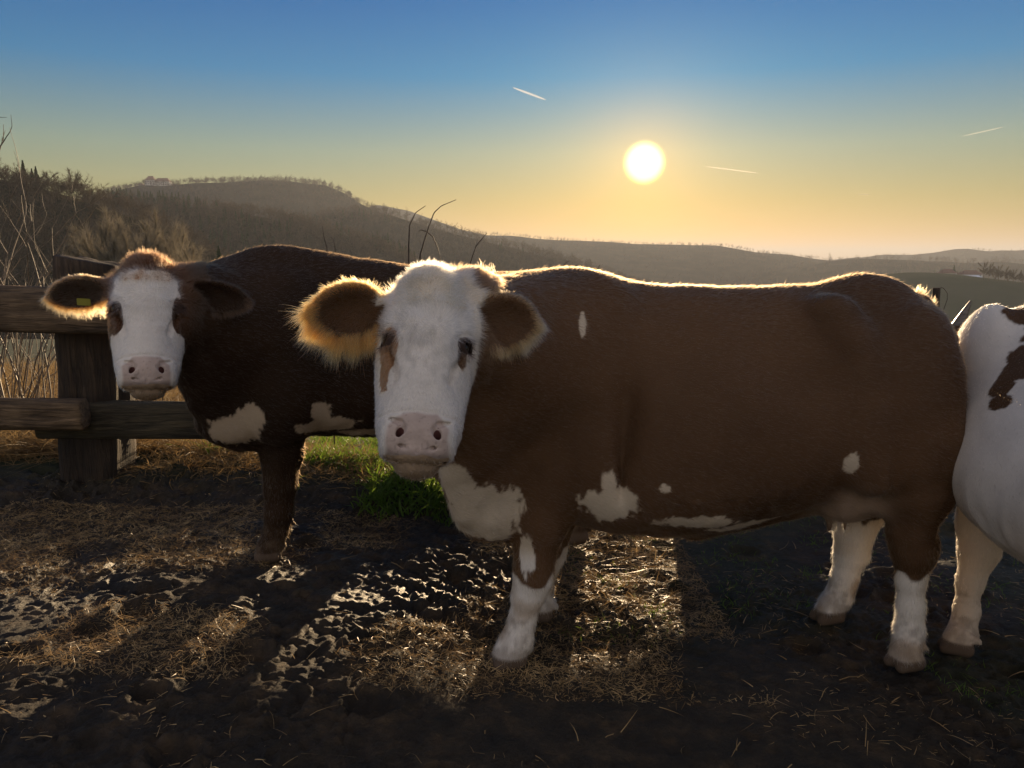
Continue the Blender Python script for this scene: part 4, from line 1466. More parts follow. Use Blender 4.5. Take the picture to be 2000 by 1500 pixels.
fence_base = np.array((-2.42, 4.45, 0.2))
fence = bpy.data.objects.new('log_fence', None)
SC.collection.objects.link(fence)
fence.location = fence_base
tag(fence, 'weathered log fence with thick post and two rails behind the cows', 'fence')


def fpart(name, p0, p1, r0, r1, m, seed, **kw):
    me, org = log_mesh(name, p0, p1, r0, r1, m, seed, **kw)
    return link(name, me, fence, org - fence_base)


pt = W(188, 512, 4.5); pb = W(184, 955, 4.5); pb[2] -= .25
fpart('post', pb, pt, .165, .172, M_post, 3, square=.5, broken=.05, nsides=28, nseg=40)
st0 = W(209, 935, 4.78); st0[2] -= .2
fpart('stake', st0, W(209, 560, 4.78), .055, .05, M_rail, 17, square=.6)
fpart('rail', W(-420, 592, 4.20), W(600, 618, 4.22), .130, .118, M_rail, 5, squash=.6, square=.35, nseg=60, nsides=28)
fpart('rail', W(-420, 802, 4.16), W(167, 808, 4.20), .086, .084, M_rail, 7, squash=.7, square=.3, nseg=50, nsides=28)
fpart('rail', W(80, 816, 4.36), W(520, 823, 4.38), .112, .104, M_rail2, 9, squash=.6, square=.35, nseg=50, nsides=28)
# unseen run behind the cows, following the ground; rail heights set to shade the mud
posts = [(-0.55, 4.95), (1.15, 5.1), (2.9, 5.2)]
for i, (x, y) in enumerate(posts):
    z = float(ground_z(x, y)[0])
    fpart('post', (x, y, z - .2), (x + .01, y, z + .98), .10, .095, M_post, 31 + i, square=.4)
for zo, r, pts_ in ((.80, .07, [(-1.3, 4.72)] + posts), (.36, .10, [(-1.3, 4.72)] + posts[:2]), (.33, .12, posts[1:]), (.10, .11, posts[1:])):  # the two stacked low rails at the right are added to block sun
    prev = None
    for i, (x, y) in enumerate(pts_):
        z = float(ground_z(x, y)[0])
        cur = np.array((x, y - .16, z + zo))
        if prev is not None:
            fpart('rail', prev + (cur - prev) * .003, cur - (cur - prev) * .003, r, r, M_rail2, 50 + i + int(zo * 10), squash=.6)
        prev = cur

# far thin post by the rump of the front cow
tp = W(1829, 563, 7.4)
sme, org = log_mesh('fence_post', (tp[0], 7.4, float(base_height(np.array([tp[0]]), np.array([7.4]))[0]) - .3), tp, .036, .034, M_post, 91)
so = tag(link('fence_post', sme, None, org), 'thin dark wooden post standing alone behind the rump of the front cow', 'fence post')


# ------------------------------------------------------------------ straw, grass, debris
def ribbons(P, D, Up, L, Wd, bendv, nseg=3, taper=True):
    """flat curved blades: returns V,F"""
    n = len(P)
    t = np.linspace(0, 1, nseg + 1)[None, :, None]
    mid = P[:, None] + D[:, None] * L[:, None, None] * t + bendv[:, None] * L[:, None, None] * t * t
    side = unit(np.cross(D, Up))
    w = Wd[:, None, None] * (1 - (t ** 2) * (.9 if taper else .2)) * .5
    V = np.stack([mid - side[:, None] * w, mid + side[:, None] * w], 2).reshape(-1, 3)
    k = (nseg + 1) * 2
    i0 = np.arange(n)[:, None] * k + np.arange(nseg)[None] * 2
    F = np.stack([i0, i0 + 1, i0 + 3, i0 + 2], -1).reshape(-1, 4)
    return V, F


rs = np.random.RandomState(4)
def scatter_straw(n, xr, yr, lmin, lmax, wmin, wmax, seed, tilt=.25, thr=None):
    rs = np.random.RandomState(seed)
    x, y = rs.uniform(*xr, n), rs.uniform(*yr, n)
    if thr is not None:
        keep = noise2(x, y, 2.6, 61) + rs.uniform(-.12, .12, n) > thr
        x, y = x[keep], y[keep]; n = len(x)
    z = ground_z(x, y) + rs.uniform(.0, .012, n)
    ph = rs.uniform(0, 2 * np.pi, n)
    D = unit(np.stack([np.cos(ph), np.sin(ph) * .8, rs.normal(.06, tilt, n)], 1))
    Up = unit(np.stack([rs.normal(0, .5, n), rs.normal(0, .5, n), np.ones(n)], 1))
    L_ = rs.uniform(lmin, lmax, n) * rs.uniform(.5, 1, n)
    bend = rs.normal(0, .25, (n, 3)); bend[:, 2] = -np.abs(bend[:, 2]) * .8
    return ribbons(np.stack([x, y, z], 1), D, Up, L_, rs.uniform(wmin, wmax, n), bend, 3)


def join(parts):
    Vs, Fs, off = [], [], 0
    for V, F in parts:
        Vs.append(V); Fs.append(F + off); off += len(V)
    return np.concatenate(Vs), np.concatenate(Fs)


V_, F_ = join([scatter_straw(90000, (-2.8, .9), (2.4, 4.1), .012, .06, .001, .003, 71, thr=.43, tilt=.4),
               scatter_straw(9000, (-2.8, 2.6), (1.9, 4.6), .02, .08, .0012, .003, 75, thr=.50),
               scatter_straw(420, (-2.8, 2.6), (1.85, 4.4), .05, .14, .002, .005, 72),
               scatter_straw(4000, (.18, .75), (3.1, 4.2), .04, .12, .002, .004, 73, tilt=.4)])
straw = tag(link('straw', mesh_np('straw', V_, F_, M_straw, False)), 'loose straw stalks trodden into the mud', kind='stuff')


def grass_blades(n, xr, yr, lmin, lmax, wmin, wmax, seed, thr=None, nsc=2.5, lean=.35, clump=0.04):
    rs = np.random.RandomState(seed)
    nc = n // 8
    cx, cy = rs.uniform(*xr, nc), rs.uniform(*yr, nc)
    if thr is not None:
        k = noise2(cx, cy, nsc, seed) > thr
        cx, cy = cx[k], cy[k]
    ii = rs.randint(0, len(cx), n)
    x, y = cx[ii] + rs.normal(0, clump, n), cy[ii] + rs.normal(0, clump, n)
    z = ground_z(x, y) - .005
    D = unit(np.stack([rs.normal(0, lean, n), rs.normal(0, lean, n), np.ones(n)], 1))
    ph = rs.uniform(0, 2 * np.pi, n)
    Up = np.stack([np.cos(ph), np.sin(ph), np.zeros(n)], 1)
    L_ = rs.uniform(lmin, lmax, n)
    bend = rs.normal(0, .45, (n, 3)); bend[:, 2] = -rs.uniform(.1, .6, n)
    return ribbons(np.stack([x, y, z], 1), D, Up, L_, rs.uniform(wmin, wmax, n), bend, 4)


V_, F_ = join([grass_blades(9000, (-1.35, .3), (4.25, 5.4), .04, .12, .004, .009, 101, thr=.38),
               grass_blades(16000, (-2.2, 3.2), (4.9, 8.5), .08, .24, .004, .009, 102, thr=.4),
               grass_blades(1500, (-.85, .0), (4.1, 4.6), .06, .14, .007, .013, 103),
               grass_blades(1600, (.2, 2.8), (2.4, 4.4), .02, .06, .002, .004, 104, thr=.5)])
grass = tag(link('grass', mesh_np('grass', V_, F_, M_grass, False)), 'backlit green grass tufts at the foot of the fence', kind='stuff')
V_, F_ = join([grass_blades(20000, (-4.4, -2.55), (4.75, 5.8), .10, .36, .003, .007, 116, thr=.25, lean=.9, clump=.10),
               grass_blades(22000, (-4.4, -1.95), (4.85, 7.5), .12, .42, .003, .007, 111, thr=.3, lean=.8, clump=.10),
               grass_blades(9000, (-2.1, .9), (4.9, 7.2), .08, .26, .003, .006, 115, lean=.8, clump=.10),
               grass_blades(5000, (-2.3, -.7), (4.45, 5.0), .05, .13, .003, .006, 112, lean=.9, clump=.08),
               grass_blades(3000, (-.7, .8), (4.7, 5.3), .05, .12, .003, .005, 113, lean=.9, clump=.08),
               grass_blades(1200, (.2, 1.0), (4.2, 4.9), .04, .08, .002, .004, 114, lean=1.3, clump=.06)])
dry = tag(link('dry_grass', mesh_np('dry_grass', V_, F_, M_dry, False)), 'tangled dry golden grass beyond the fence', kind='stuff')


# ------------------------------------------------------------------ branching plants
def grow(rs, p, d, L_, r, lev, out, maxlev, kids=(2, 4), spread=.6, up=.15, nseg=4, wob=.12, shrink=.62):
    pts = [p]; dd = d
    for k in range(nseg):
        dd = unit(dd + rs.normal(0, wob, 3) + np.array((0, 0, up * .3)))
        pts.append(pts[-1] + dd * L_ / nseg)
    pts = np.array(pts)
    rr = np.linspace(r, r * .55, nseg + 1)
    out.append((lev, pts, rr))
    if lev >= maxlev:
        return
    n = rs.randint(kids[0], kids[1] + 1)
    for k in range(n):
        t = rs.uniform(.35, 1.0) if k else 1.0
        i = min(int(t * nseg), nseg)
        q = pts[i]
        nd = unit(dd + rs.normal(0, spread, 3) + np.array((0, 0, up)))
        grow(rs, q, nd, L_ * shrink * rs.uniform(.7, 1.2), r * .6, lev + 1, out, maxlev, kids, spread, up, nseg, wob, shrink)


def shrub_obj(name, spec, label, cat, m=None, group=None):
    """spec: list of stems (px,py of foot, depth, tip px,py, radius, levels)"""
    out = []
    for (rs_, p0, p1, r, lev, kids, spread) in spec:
        L_ = np.linalg.norm(p1 - p0)
        grow(rs_, p0, unit(p1 - p0), L_ * .62, r, 0, out, lev, kids, spread, .12, 5, .07, .55)
    base = spec[0][1].copy()
    strands = [(p - base, r_) for _, p, r_ in out]
    o = link(name, tube_mesh(name, strands, m or M_twig, 4), None, base)
    return tag(o, label, cat, group)


def stem(seed, px0, py0, px1, py1, Y, r=.006, lev=2, kids=(1, 3), spread=.45, foot=None):
    p0, p1 = W(px0, py0, Y), W(px1, py1, Y)
    if foot is not None:
        p0[2] = float(ground_z(p0[0], p0[1])[0]) - .05
    return (np.random.RandomState(seed), p0, p1, r, lev, kids, spread)


# thicket of pale shoots beyond the upper rail on the left
sp = []
rs = np.random.RandomState(8)
for i in range(44):
    px = rs.uniform(-70, 125); Y = rs.uniform(5.0, 6.5)
    tpx, tpy = px + rs.uniform(-60, 60), rs.uniform(400, 560)
    sp.append(stem(200 + i, px, 860, tpx, tpy, Y, rs.uniform(.004, .010), 3, (1, 2), .4, foot=1))
shrub_obj('thicket_shrub', sp, 'leafless thicket of pale shoots behind the thick fence post', 'shrub')
V_, F_ = join([grass_blades(9000, (-9, -2.9), (6.5, 13), .25, .55, .004, .010, 131, thr=.3, lean=.5, clump=.2),
               grass_blades(6000, (-5.2, -2.7), (5.8, 8), .18, .42, .003, .007, 132, thr=.3, lean=.6, clump=.15)])
tag(link('undergrowth', mesh_np('undergrowth', V_, F_, M_dry, False)), 'tall dry weeds and stalks on the slope behind the left fence', kind='stuff')
sp = []
for i in range(16):
    px = rs.uniform(215, 300) if i % 3 == 0 else rs.uniform(-40, 110); Y = rs.uniform(5.2, 6.0)
    tpx, tpy = px + rs.uniform(-40, 90), rs.uniform(640, 780)
    sp.append(stem(260 + i, px, 880, tpx, tpy, Y, rs.uniform(.004, .009), 2, (1, 3), .5, foot=1))
shrub_obj('bramble_shrub', sp, 'low tangled bramble stems between the two rails of the fence', 'shrub')

# slender shoots standing up behind the backs of the cows
def shoot(seed, pts_px, Y, r, label, side=()):
    pts = np.array([W(px, py, Y) for px, py in pts_px])
    # continue to the ground
    foot = pts[0].copy(); foot[2] = float(ground_z(foot[0], foot[1])[0]) - .05
    pts = np.concatenate([foot[None], pts])
    t = np.linspace(0, len(pts) - 1, 30)
    sm = np.stack([np.interp(t, np.arange(len(pts)), pts[:, i]) for i in range(3)], 1)
    strands = [(sm - foot, np.linspace(r * 1.4, r * .4, 30))]
    for sd in side:
        q = np.array([W(px, py, Y) for px, py in sd])
        strands.append((q - foot, np.linspace(r * .8, r * .4, len(q))))
    o = link('bare_shoot', tube_mesh('bare_shoot', strands, M_twigdark, 5), None, foot)
    tag(o, label, 'twig', 'bare shoots rising behind the backs of the cows')


shoot(1, [(798, 540), (798, 480), (800, 440), (812, 415), (831, 402)], 6.0, .006, 'slender bare shoot curving right at its tip, above the poll of the front cow')
shoot(2, [(822, 540), (820, 500), (835, 450), (848, 415), (862, 402), (891, 390)], 6.0, .006, 'tallest bare forked shoot above the poll of the front cow', [[(832, 452), (822, 449), (818, 452)], [(833, 452), (845, 462), (855, 485), (862, 512), (862, 540)]])
shoot(3, [(915, 560), (918, 515), (930, 480), (945, 462), (951, 455)], 6.2, .005, 'bare shoot leaning right between the poll and withers of the front cow')
shoot(4, [(640, 520), (639, 486), (632, 460), (630, 442)], 6.2, .005, 'short pale shoot above the middle of the back of the dark cow', [[(660, 520), (652, 470), (646, 462)]])
shoot(5, [(1090, 560), (1095, 530), (1103, 515), (1112, 509)], 6.3, .005, 'tiny curved shoot just above the withers of the front cow')
shoot(6, [(1160, 560), (1150, 532), (1142, 526)], 6.3, .005, 'small flat forked twig showing over the spine of the front cow', [[(1145, 527), (1165, 524), (1175, 530), (1182, 533)], [(1168, 524), (1172, 517)]])
wire = [W(px, py, 7.5) for px, py in ((1843, 605), (1850, 585), (1850, 572), (1843, 563), (1837, 561))]
o = link('wire', tube_mesh('wire', [(np.array(wire) - wire[0], np.full(5, .003))], M_twigdark, 5), None, wire[0])
tag(o, 'thin loose wire curling beside the lone thin post', 'wire')

# branches of a tree standing outside the left edge
tr = bpy.data.objects.new('bare_tree', None)
SC.collection.objects.link(tr)
tb = np.array((-6.3, 7.2, float(ground_z(-6.3, 7.2)[0]) - .1))
tr.location = tb
tag(tr, 'leafless tree reaching its thin branches in from the left edge', 'tree')
o_ = []
rs = np.random.RandomState(77)
top = W(-330, 420, 7.2)
link('trunk', tube_mesh('trunk', [(np.array([tb - tb, (top - tb) * .5 + np.array((.05, 0, 0)), top - tb]), np.array((.14, .11, .07)))], M_twigdark, 10), tr)
for (a, bb, r, sd) in ((W(-330, 420, 7.2), W(60, 352, 7.0), .022, 1), (W(-330, 400, 7.2), W(20, 305, 7.1), .016, 2), (W(-330, 380, 7.2), W(34, 246, 7.1), .012, 3),
                       (W(-330, 460, 7.2), W(60, 430, 6.9), .018, 4), (W(-330, 420, 7.2), W(-120, 150, 7.4), .02, 5)):
    grow(np.random.RandomState(sd + 300), a, unit(bb - a), np.linalg.norm(bb - a) * .72, r, 0, o_, 3, (2, 3), .40, .16, 5, .06, .42)
link('branches', tube_mesh('branches', [(p - tb, r_ * .8) for _, p, r_ in o_], M_twigdark, 4), tr)

#HILLS
def tree_proto(seed, H=1.0, n_twig=260, wide=.42, conifer=False, tw=.0042):
    """unit-height tree as thin triangles: trunk, limbs and a haze of twigs"""
    rs = np.random.RandomState(seed)
    tris = []
    def strip(p, q, w):
        d = unit(q - p); s = unit(np.cross(d, rs.normal(size=3))) * w
        tris.append((p - s, p + s, q))
    strip(np.zeros(3), np.array((0, 0, .95 if conifer else .6)), .016)
    strip(np.zeros(3), np.array((0.01, 0, .95 if conifer else .6)), .016)
    if conifer:
        for k in range(n_twig):
            z = .12 + .86 * rs.rand() ** .8
            r = .20 * (1 - z) + .015
            a = rs.uniform(0, 6.283)
            p = np.array((0, 0, z))
            q = np.array((math.cos(a) * r, math.sin(a) * r, z - .06)) * rs.uniform(.8, 1.1)
            q[2] = z - .05
            strip(p + (q - p) * .1, q, .020)
        return np.array(tris)
    limbs = []
    for k in range(14):
        z0 = rs.uniform(.2, .65)
        a = rs.uniform(0, 6.283)
        el = rs.uniform(.15, 1.3)
        Lb = rs.uniform(.25, .42)
        q = np.array((math.cos(a) * math.cos(el), math.sin(a) * math.cos(el), math.sin(el))) * Lb
        p = np.array((0, 0, z0)); limbs.append((p, p + q)); strip(p, p + q, .007)
    for k in range(n_twig):
        p0, p1 = limbs[rs.randint(len(limbs))]
        p = p0 + (p1 - p0) * rs.uniform(.3, 1)
        d = unit(unit(p1 - p0) + rs.normal(0, .55, 3) + np.array((0, 0, .2)))
        q = p + d * rs.uniform(.06, .17)
        strip(p, q, tw)
    return np.array(tris)


PROTO = [tree_proto(i, n_twig=240) for i in range(4)]
CONIF = [tree_proto(20 + i, n_twig=150, conifer=True) for i in range(2)]


def place_trees(pts, hs, protos, seed, width=1.0):
    rs = np.random.RandomState(seed)
    Vs = []
    for k, proto in enumerate(protos):
        sel = np.where(rs.randint(0, len(protos), len(pts)) == k)[0] if len(protos) > 1 else np.arange(len(pts))
        if len(protos) > 1:
            sel = np.arange(k, len(pts), len(protos))
        if not len(sel):
            continue
        a = rs.uniform(0, 6.283, len(sel)); c, s = np.cos(a), np.sin(a)
        V = proto.reshape(-1, 3)
        X = (V[None, :, 0] * c[:, None] - V[None, :, 1] * s[:, None]) * hs[sel][:, None] * width + pts[sel, 0][:, None]
        Y = (V[None, :, 0] * s[:, None] + V[None, :, 1] * c[:, None]) * hs[sel][:, None] * width + pts[sel, 1][:, None]
        Z = V[None, :, 2] * hs[sel][:, None] + pts[sel, 2][:, None]
        Vs.append(np.stack([X, Y, Z], -1).reshape(-1, 3))
    V = np.concatenate(Vs)
    return V, np.arange(len(V)).reshape(-1, 3)


def hill(name, prof, D, span, zbase, label, m, back=1.6, rough=6.0, nscale=.01, nu=160, nv=50, px_ext=400, seed=1, pw=1.0, rough_ridge=.15):
    """hill whose ridge line stands at distance D with the traced skyline; slopes down towards the viewer"""
    prof = np.array(prof, float)
    pxs = np.linspace(prof[0, 0], prof[-1, 0], nu)
    pys = np.interp(pxs, prof[:, 0], prof[:, 1])
    ridge = np.array([W(px, py, D) for px, py in zip(pxs, pys)])
    vs = np.concatenate([np.linspace(0, 1, nv), 1 + np.linspace(0, back, nv // 2)[1:]])
    X = np.repeat(ridge[None, :, 0], len(vs), 0)
    Y = D - span * (1 - vs)[:, None] + np.zeros_like(X)
    t = np.where(vs <= 1, vs, 2 - vs).clip(0, 1)
    prof_z = smooth01(t) ** pw
    Z = zbase + (ridge[None, :, 2] - zbase) * prof_z[:, None]
    amp = np.where(vs < 1, np.sin(np.pi * np.clip(vs, 0, 1)), .8) + rough_ridge
    nz = (noise2(X, Y, nscale, seed) - .5) * 2 + (noise2(X, Y, nscale * 3, seed + 1) - .5)
    Z = Z + nz * rough * amp[:, None] * np.clip(prof_z * 2, 0, 1)[:, None]
    n_, m_ = X.shape
    ii = np.arange(n_ * m_).reshape(n_, m_)
    F = np.stack([ii[:-1, :-1], ii[:-1, 1:], ii[1:, 1:], ii[1:, :-1]], -1).reshape(-1, 4)
    me = mesh_np(name, np.stack([X, Y, Z], -1).reshape(-1, 3), F, m)
    o = tag(link(name, me), label, kind='structure')

    def at(u, v):
        """ground point at ridge parameter u (0..1), v (0 foot .. 1 ridge)"""
        fu = u * (m_ - 1); fv = np.clip(v, 0, 1) * (nv - 1)
        i = np.clip(fu.astype(int), 0, m_ - 2); j = np.clip(fv.astype(int), 0, n_ - 2)
        a, c = fu - i, fv - j
        out = []
        for G in (X, Y, Z):
            out.append(G[j, i] * (1 - a) * (1 - c) + G[j, i + 1] * a * (1 - c) + G[j + 1, i] * (1 - a) * c + G[j + 1, i + 1] * a * c)
        return np.stack(out, 1)
    return o, at, prof


def forest(at, n, hmin, hmax, seed, label, vr=(0.15, 1.0), conif=.0, ur=(0, 1), mat=None, width=1.0, name='forest'):
    rs = np.random.RandomState(seed)
    u, v = rs.uniform(*ur, n), rs.uniform(*vr, n)
    P = at(u, v)
    hs = rs.uniform(hmin, hmax, n)
    P[:, 2] -= hs * .03
    cmask = noise2(P[:, 0], P[:, 1], .012, seed) + rs.uniform(-.1, .1, n) < conif
    parts, mi = [], []
    if (~cmask).any():
        V, F = place_trees(P[~cmask], hs[~cmask], PROTO, seed, width); parts.append((V, F)); mi.append(np.zeros(len(F)))
    if cmask.any():
        V, F = place_trees(P[cmask], hs[cmask] * .85, CONIF, seed + 1, width * 1.5); parts.append((V, F)); mi.append(np.ones(len(F)))
    V, F = join(parts)
    me = mesh_np(name, V, F, [mat or M_bare, M_conif], False, mat_idx=np.concatenate(mi))
    return tag(link(name, me), label, kind='stuff')


# far blue ridge behind everything
hill('distant_hill', [(500, 505), (640, 420), (740, 400), (800, 412), (850, 430), (900, 448), (960, 462), (1080, 480), (1300, 510)], 2300, 300, -120,
     'faint distant blue ridge', M_hill, seed=3, rough=8, nscale=.002)
_, atR, _ = hill('ridge_hill', [(760, 470), (860, 452), (930, 459), (1000, 462), (1100, 471), (1170, 476), (1240, 481), (1330, 480), (1400, 482), (1450, 489), (1520, 500), (1580, 507), (1700, 520), (1850, 560)],
                 1900, 900, -110, 'long wooded ridge under the sun', M_hill, seed=5, rough=10, nscale=.004)
_, atG, _ = hill('right_hill', [(1500, 530), (1600, 512), (1700, 506), (1730, 499), (1780, 502), (1840, 496), (1890, 489), (1950, 494), (2010, 492), (2100, 500), (2400, 520)],
                 2600, 900, -110, 'hazy hills at the right edge', M_hill, seed=6, rough=10, nscale=.004)
_, atM, _ = hill('middle_hill', [(1400, 560), (1500, 528), (1620, 516), (1720, 514), (1860, 514), (1960, 518), (2300, 530)], 1500, 500, -100, 'low wooded hills above the meadow', M_hill, seed=16, rough=8, nscale=.006)
_, atC, _ = hill('castle_hill', [(60, 520), (180, 415), (232, 376), (290, 362), (330, 364), (380, 359), (470, 357), (560, 357), (635, 363), (672, 376), (705, 398), (750, 418), (830, 445), (900, 470), (1000, 520)],
                 1250, 420, -70, 'flat-topped wooded hill carrying a castle', M_hill, seed=7, rough=6, nscale=.008, nu=220, rough_ridge=.04)
_, atS, _ = hill('spur_hill', [(560, 470), (620, 430), (700, 418), (760, 420), (830, 438), (900, 458), (980, 482), (1080, 505), (1200, 545), (1300, 580)], 900, 350, -80,
                 'wooded spur running down to the right', M_hill, seed=8, rough=6, nscale=.01)
_, atW, _ = hill('wooded_hill', [(180, 400), (260, 396), (330, 404), (400, 412), (470, 420), (560, 434), (640, 450), (760, 490), (860, 540)], 560, 260, -60,
                 'dark green wooded slope below the castle hill', M_hill, seed=9, rough=5, nscale=.015)
_, atN, _ = hill('near_hill', [(-500, 330), (-200, 345), (0, 362), (60, 372), (130, 385), (200, 398), (260, 420), (330, 450), (420, 500), (480, 540)], 260, 150, -30,
                 'near left hillside under leafless trees', M_hill, seed=10, rough=3, nscale=.03)
_, atF, _ = hill('meadow_hill', [(1350, 640), (1500, 600), (1640, 562), (1740, 540), (1800, 534), (1860, 536), (1900, 541), (1960, 548), (2100, 570), (2400, 600)], 620, 420, -75,
                 'green meadow slope below the farm', M_field, seed=11, rough=1.5, nscale=.01)

forest(atR, 2600, 7, 12, 1, 'bare woods along the long ridge', (.3, 1), .12)
forest(atG, 1600, 7, 12, 2, 'hazy woods on the right hills', (.4, 1), .12)
forest(atM, 700, 12, 18, 3, 'woods on the low hills above the meadow', (.3, 1), .12)
forest(atC, 3400, 8, 13, 4, 'bare woods on the castle hill', (.3, 1), .12)
forest(atS, 2200, 9, 15, 5, 'bare woods on the spur', (.2, 1), .12)
forest(atW, 2300, 8, 13, 6, 'mixed woods on the dark slope', (.2, 1), .36)
forest(atN, 1500, 6, 10, 7, 'brown leafless woods on the near left hillside', (.2, 1), .25)


def tree_mesh(proto, name, m):
    V = proto.reshape(-1, 3)
    return mesh_np(name, V, np.arange(len(V)).reshape(-1, 3), m, False)


RICH = [tree_proto(60 + i, n_twig=1500) for i in range(3)]
rich_me = [tree_mesh(p, 'bare_tree', M_bare) for p in RICH]
con_me = tree_mesh(tree_proto(70, n_twig=420, conifer=True), 'conifer', M_conif)


def single(me, name, P, h, a, label, group, wd=1.0):
    o = link(name, me, None, P)
    o.scale = (h * wd, h * wd, h)
    o.rotation_euler.z = a
    return tag(o, label, 'tree', group)


rs = np.random.RandomState(12)
ORD = ['first', 'second', 'third', 'fourth', 'fifth', 'sixth', 'seventh', 'eighth', 'ninth', 'tenth', 'eleventh', 'twelfth', 'thirteenth', 'fourteenth', 'fifteenth', 'sixteenth', 'seventeenth', 'eighteenth', 'nineteenth', 'twentieth']
ORD += ['twenty-' + o_ for o_ in ORD[:9]] + ['thirtieth'] + ['thirty-' + o_ for o_ in ORD[:9]] + ['fortieth'] + ['forty-' + o_ for o_ in ORD[:9]]
ridge_px = np.sort(rs.uniform(338, 700, 46)); low_px = np.sort(rs.uniform(236, 284, 9))[::-1]
# skyline trees on the flat-topped hill
for i in range(46):
    px = ridge_px[i]
    u = np.array([(px - 60) / (1000 - 60)])
    P = atC(u, np.array([.985 + rs.uniform(-.03, .015)]))[0] - np.array((0, 0, 4.0))
    single(rich_me[i % 3], 'bare_tree', P, rs.uniform(9, 14), rs.uniform(0, 6), 'leafless tree on the castle hill skyline, ' + ORD[i] + ' to the right of the castle', 'leafless trees on the skyline of the castle hill', 1.1)
for i in range(9):
    px = low_px[i]
    P = atC(np.array([(px - 60) / 940]), np.array([.985]))[0]
    single(rich_me[i % 3], 'bare_tree', P, rs.uniform(6, 10), rs.uniform(0, 6), 'low tree on the hill, ' + ORD[i] + ' to the left of the castle walls', 'low trees left of the castle')
# skyline trees on the near left hill
for i, (px, h) in enumerate(((20, 8), (48, 7), (75, 9), (100, 9.5), (150, 13), (120, 8), (178, 8), (205, 7))):
    P = atN(np.array([(px + 500) / 980]), np.array([.99]))[0] - np.array((0, 0, 2.6))
    lab = 'tall round-crowned leafless tree on the near skyline left of the castle' if i == 4 else 'leafless tree on the near left skyline, ' + ORD[(0, 1, 2, 3, 5, 4, 6, 7)[i]] + ' from the left edge'
    single(rich_me[i % 3], 'bare_tree', P, h, i * 1.3, lab, 'leafless trees on the near left skyline', 1.15)
for i, px in enumerate((82, 90, 66)):
    P = atN(np.array([(px + 500) / 980]), np.array([.97]))[0]
    single(con_me, 'conifer', P, 7 + i, i, ('middle', 'right-hand', 'left-hand')[i] + ' one of three small dark conifers on the near left skyline', 'small conifers on the near left skyline', 1.3)
# pale rounded clump just beyond the paddock
M_pl = mat_noise('pale_scrub', [(0.3, (0.17, 0.145, 0.105)), (0.7, (0.28, 0.245, 0.18))], 0.8, rough=0.9, bstr=0, trans=0.35)
pale_me = [tree_mesh(tree_proto(90 + i, n_twig=3200, tw=.0016), 'scrub_tree', M_pl) for i in range(3)]
tops = [(185, 438), (215, 425), (245, 432), (272, 445), (300, 428), (325, 440), (345, 455), (365, 475), (385, 492), (400, 508), (205, 465), (255, 470), (300, 475), (160, 450), (330, 490), (140, 470)]
for i, (px, py) in enumerate(tops):
    Y = 62 + rs.uniform(-6, 6)
    T_ = W(px, py, Y)
    h = rs.uniform(6.5, 8)
    single(pale_me[i % 3], 'scrub_tree', (T_[0], Y, T_[2] - h * .93), h, i, ('pale leafless tree, ' + ORD[int(np.argsort(np.argsort([t_[0] for t_ in tops]))[i])] + ' from the left in the rounded clump beyond the dark cow'), 'pale leafless clump beyond the dark cow', .95)
for i, (px, py, Y) in enumerate(((426, 478, 150), (545, 425, 480), (560, 431, 480))):
    T_ = W(px, py, Y)
    h = (5, 9, 7)[i]
    single(con_me, 'conifer', (T_[0], Y, T_[2] - h), h, i, ('small dark conifer just above the back of the dark cow', 'upper dark conifer on the wooded slope below the castle hill', 'lower dark conifer on the wooded slope below the castle hill')[i], None, 1.2)


# ------------------------------------------------------------------ buildings
def prism_roof(L_, Wd, H):
    V = np.array([(-L_ / 2, -Wd / 2, 0), (L_ / 2, -Wd / 2, 0), (L_ / 2, Wd / 2, 0), (-L_ / 2, Wd / 2, 0), (-L_ / 2 + Wd * .35, 0, H), (L_ / 2 - Wd * .35, 0, H)])
    return V, [np.array([(0, 1, 5, 4), (2, 3, 4, 5), (3, 2, 1, 0)]), np.array([(1, 2, 5), (3, 0, 4)])]


def block(parent, off, L_, Wd, H, RH, rot=0.0, roof_m=None, windows=(3, 2)):
    w = link('wall', box_mesh('wall', (L_, Wd, H), .02, M_wall), parent, (off[0], off[1], off[2] + H / 2))
    V, F = prism_roof(L_ + .8, Wd + .8, RH)
    r = link('roof', mesh_np('roof', V, F, roof_m or M_roof, False), parent, (off[0], off[1], off[2] + H + .01))
    nx, nz = windows
    for i in range(nx):
        for j in range(nz):
            wx = -L_ / 2 + (i + .5) * L_ / nx; wz = -H / 2 + (j + .55) * H / nz
            link('window', box_mesh('window', (L_ / nx * .3, .12, H / nz * .45), .01, M_window), w, (wx, -Wd / 2 - .04, wz))


cb = W(307, 363, 1235)
castle = bpy.data.objects.new('castle', None); SC.collection.objects.link(castle)
castle.location = cb - np.array((0, 0, 3)); tag(castle, 'pale walled castle with steep roofs on top of the hill', 'castle')
block(castle, (-9, 0, 0), 15, 12, 11, 7, windows=(4, 3))
block(castle, (9, 1, 0), 24, 12, 9, 6, windows=(7, 3))
block(castle, (-25, 0, 0), 10, 8, 4, 3, windows=(3, 1))
fb = W(1885, 541, 640)
farm = bpy.data.objects.new('farm', None); SC.collection.objects.link(farm)
farm.location = fb + np.array((0, 0, -1)); tag(farm, 'farm buildings with a bright pale roof above the meadow', 'farmhouse')
block(farm, (0, -6, -2.5), 20, 8, 2.5, 2.4, roof_m=M_pale, windows=(5, 1))
block(farm, (-14, 2, 0), 12, 8, 4, 3.5, windows=(3, 2))
block(farm, (6, 4, 0), 16, 9, 3, 3.4, windows=(4, 1))
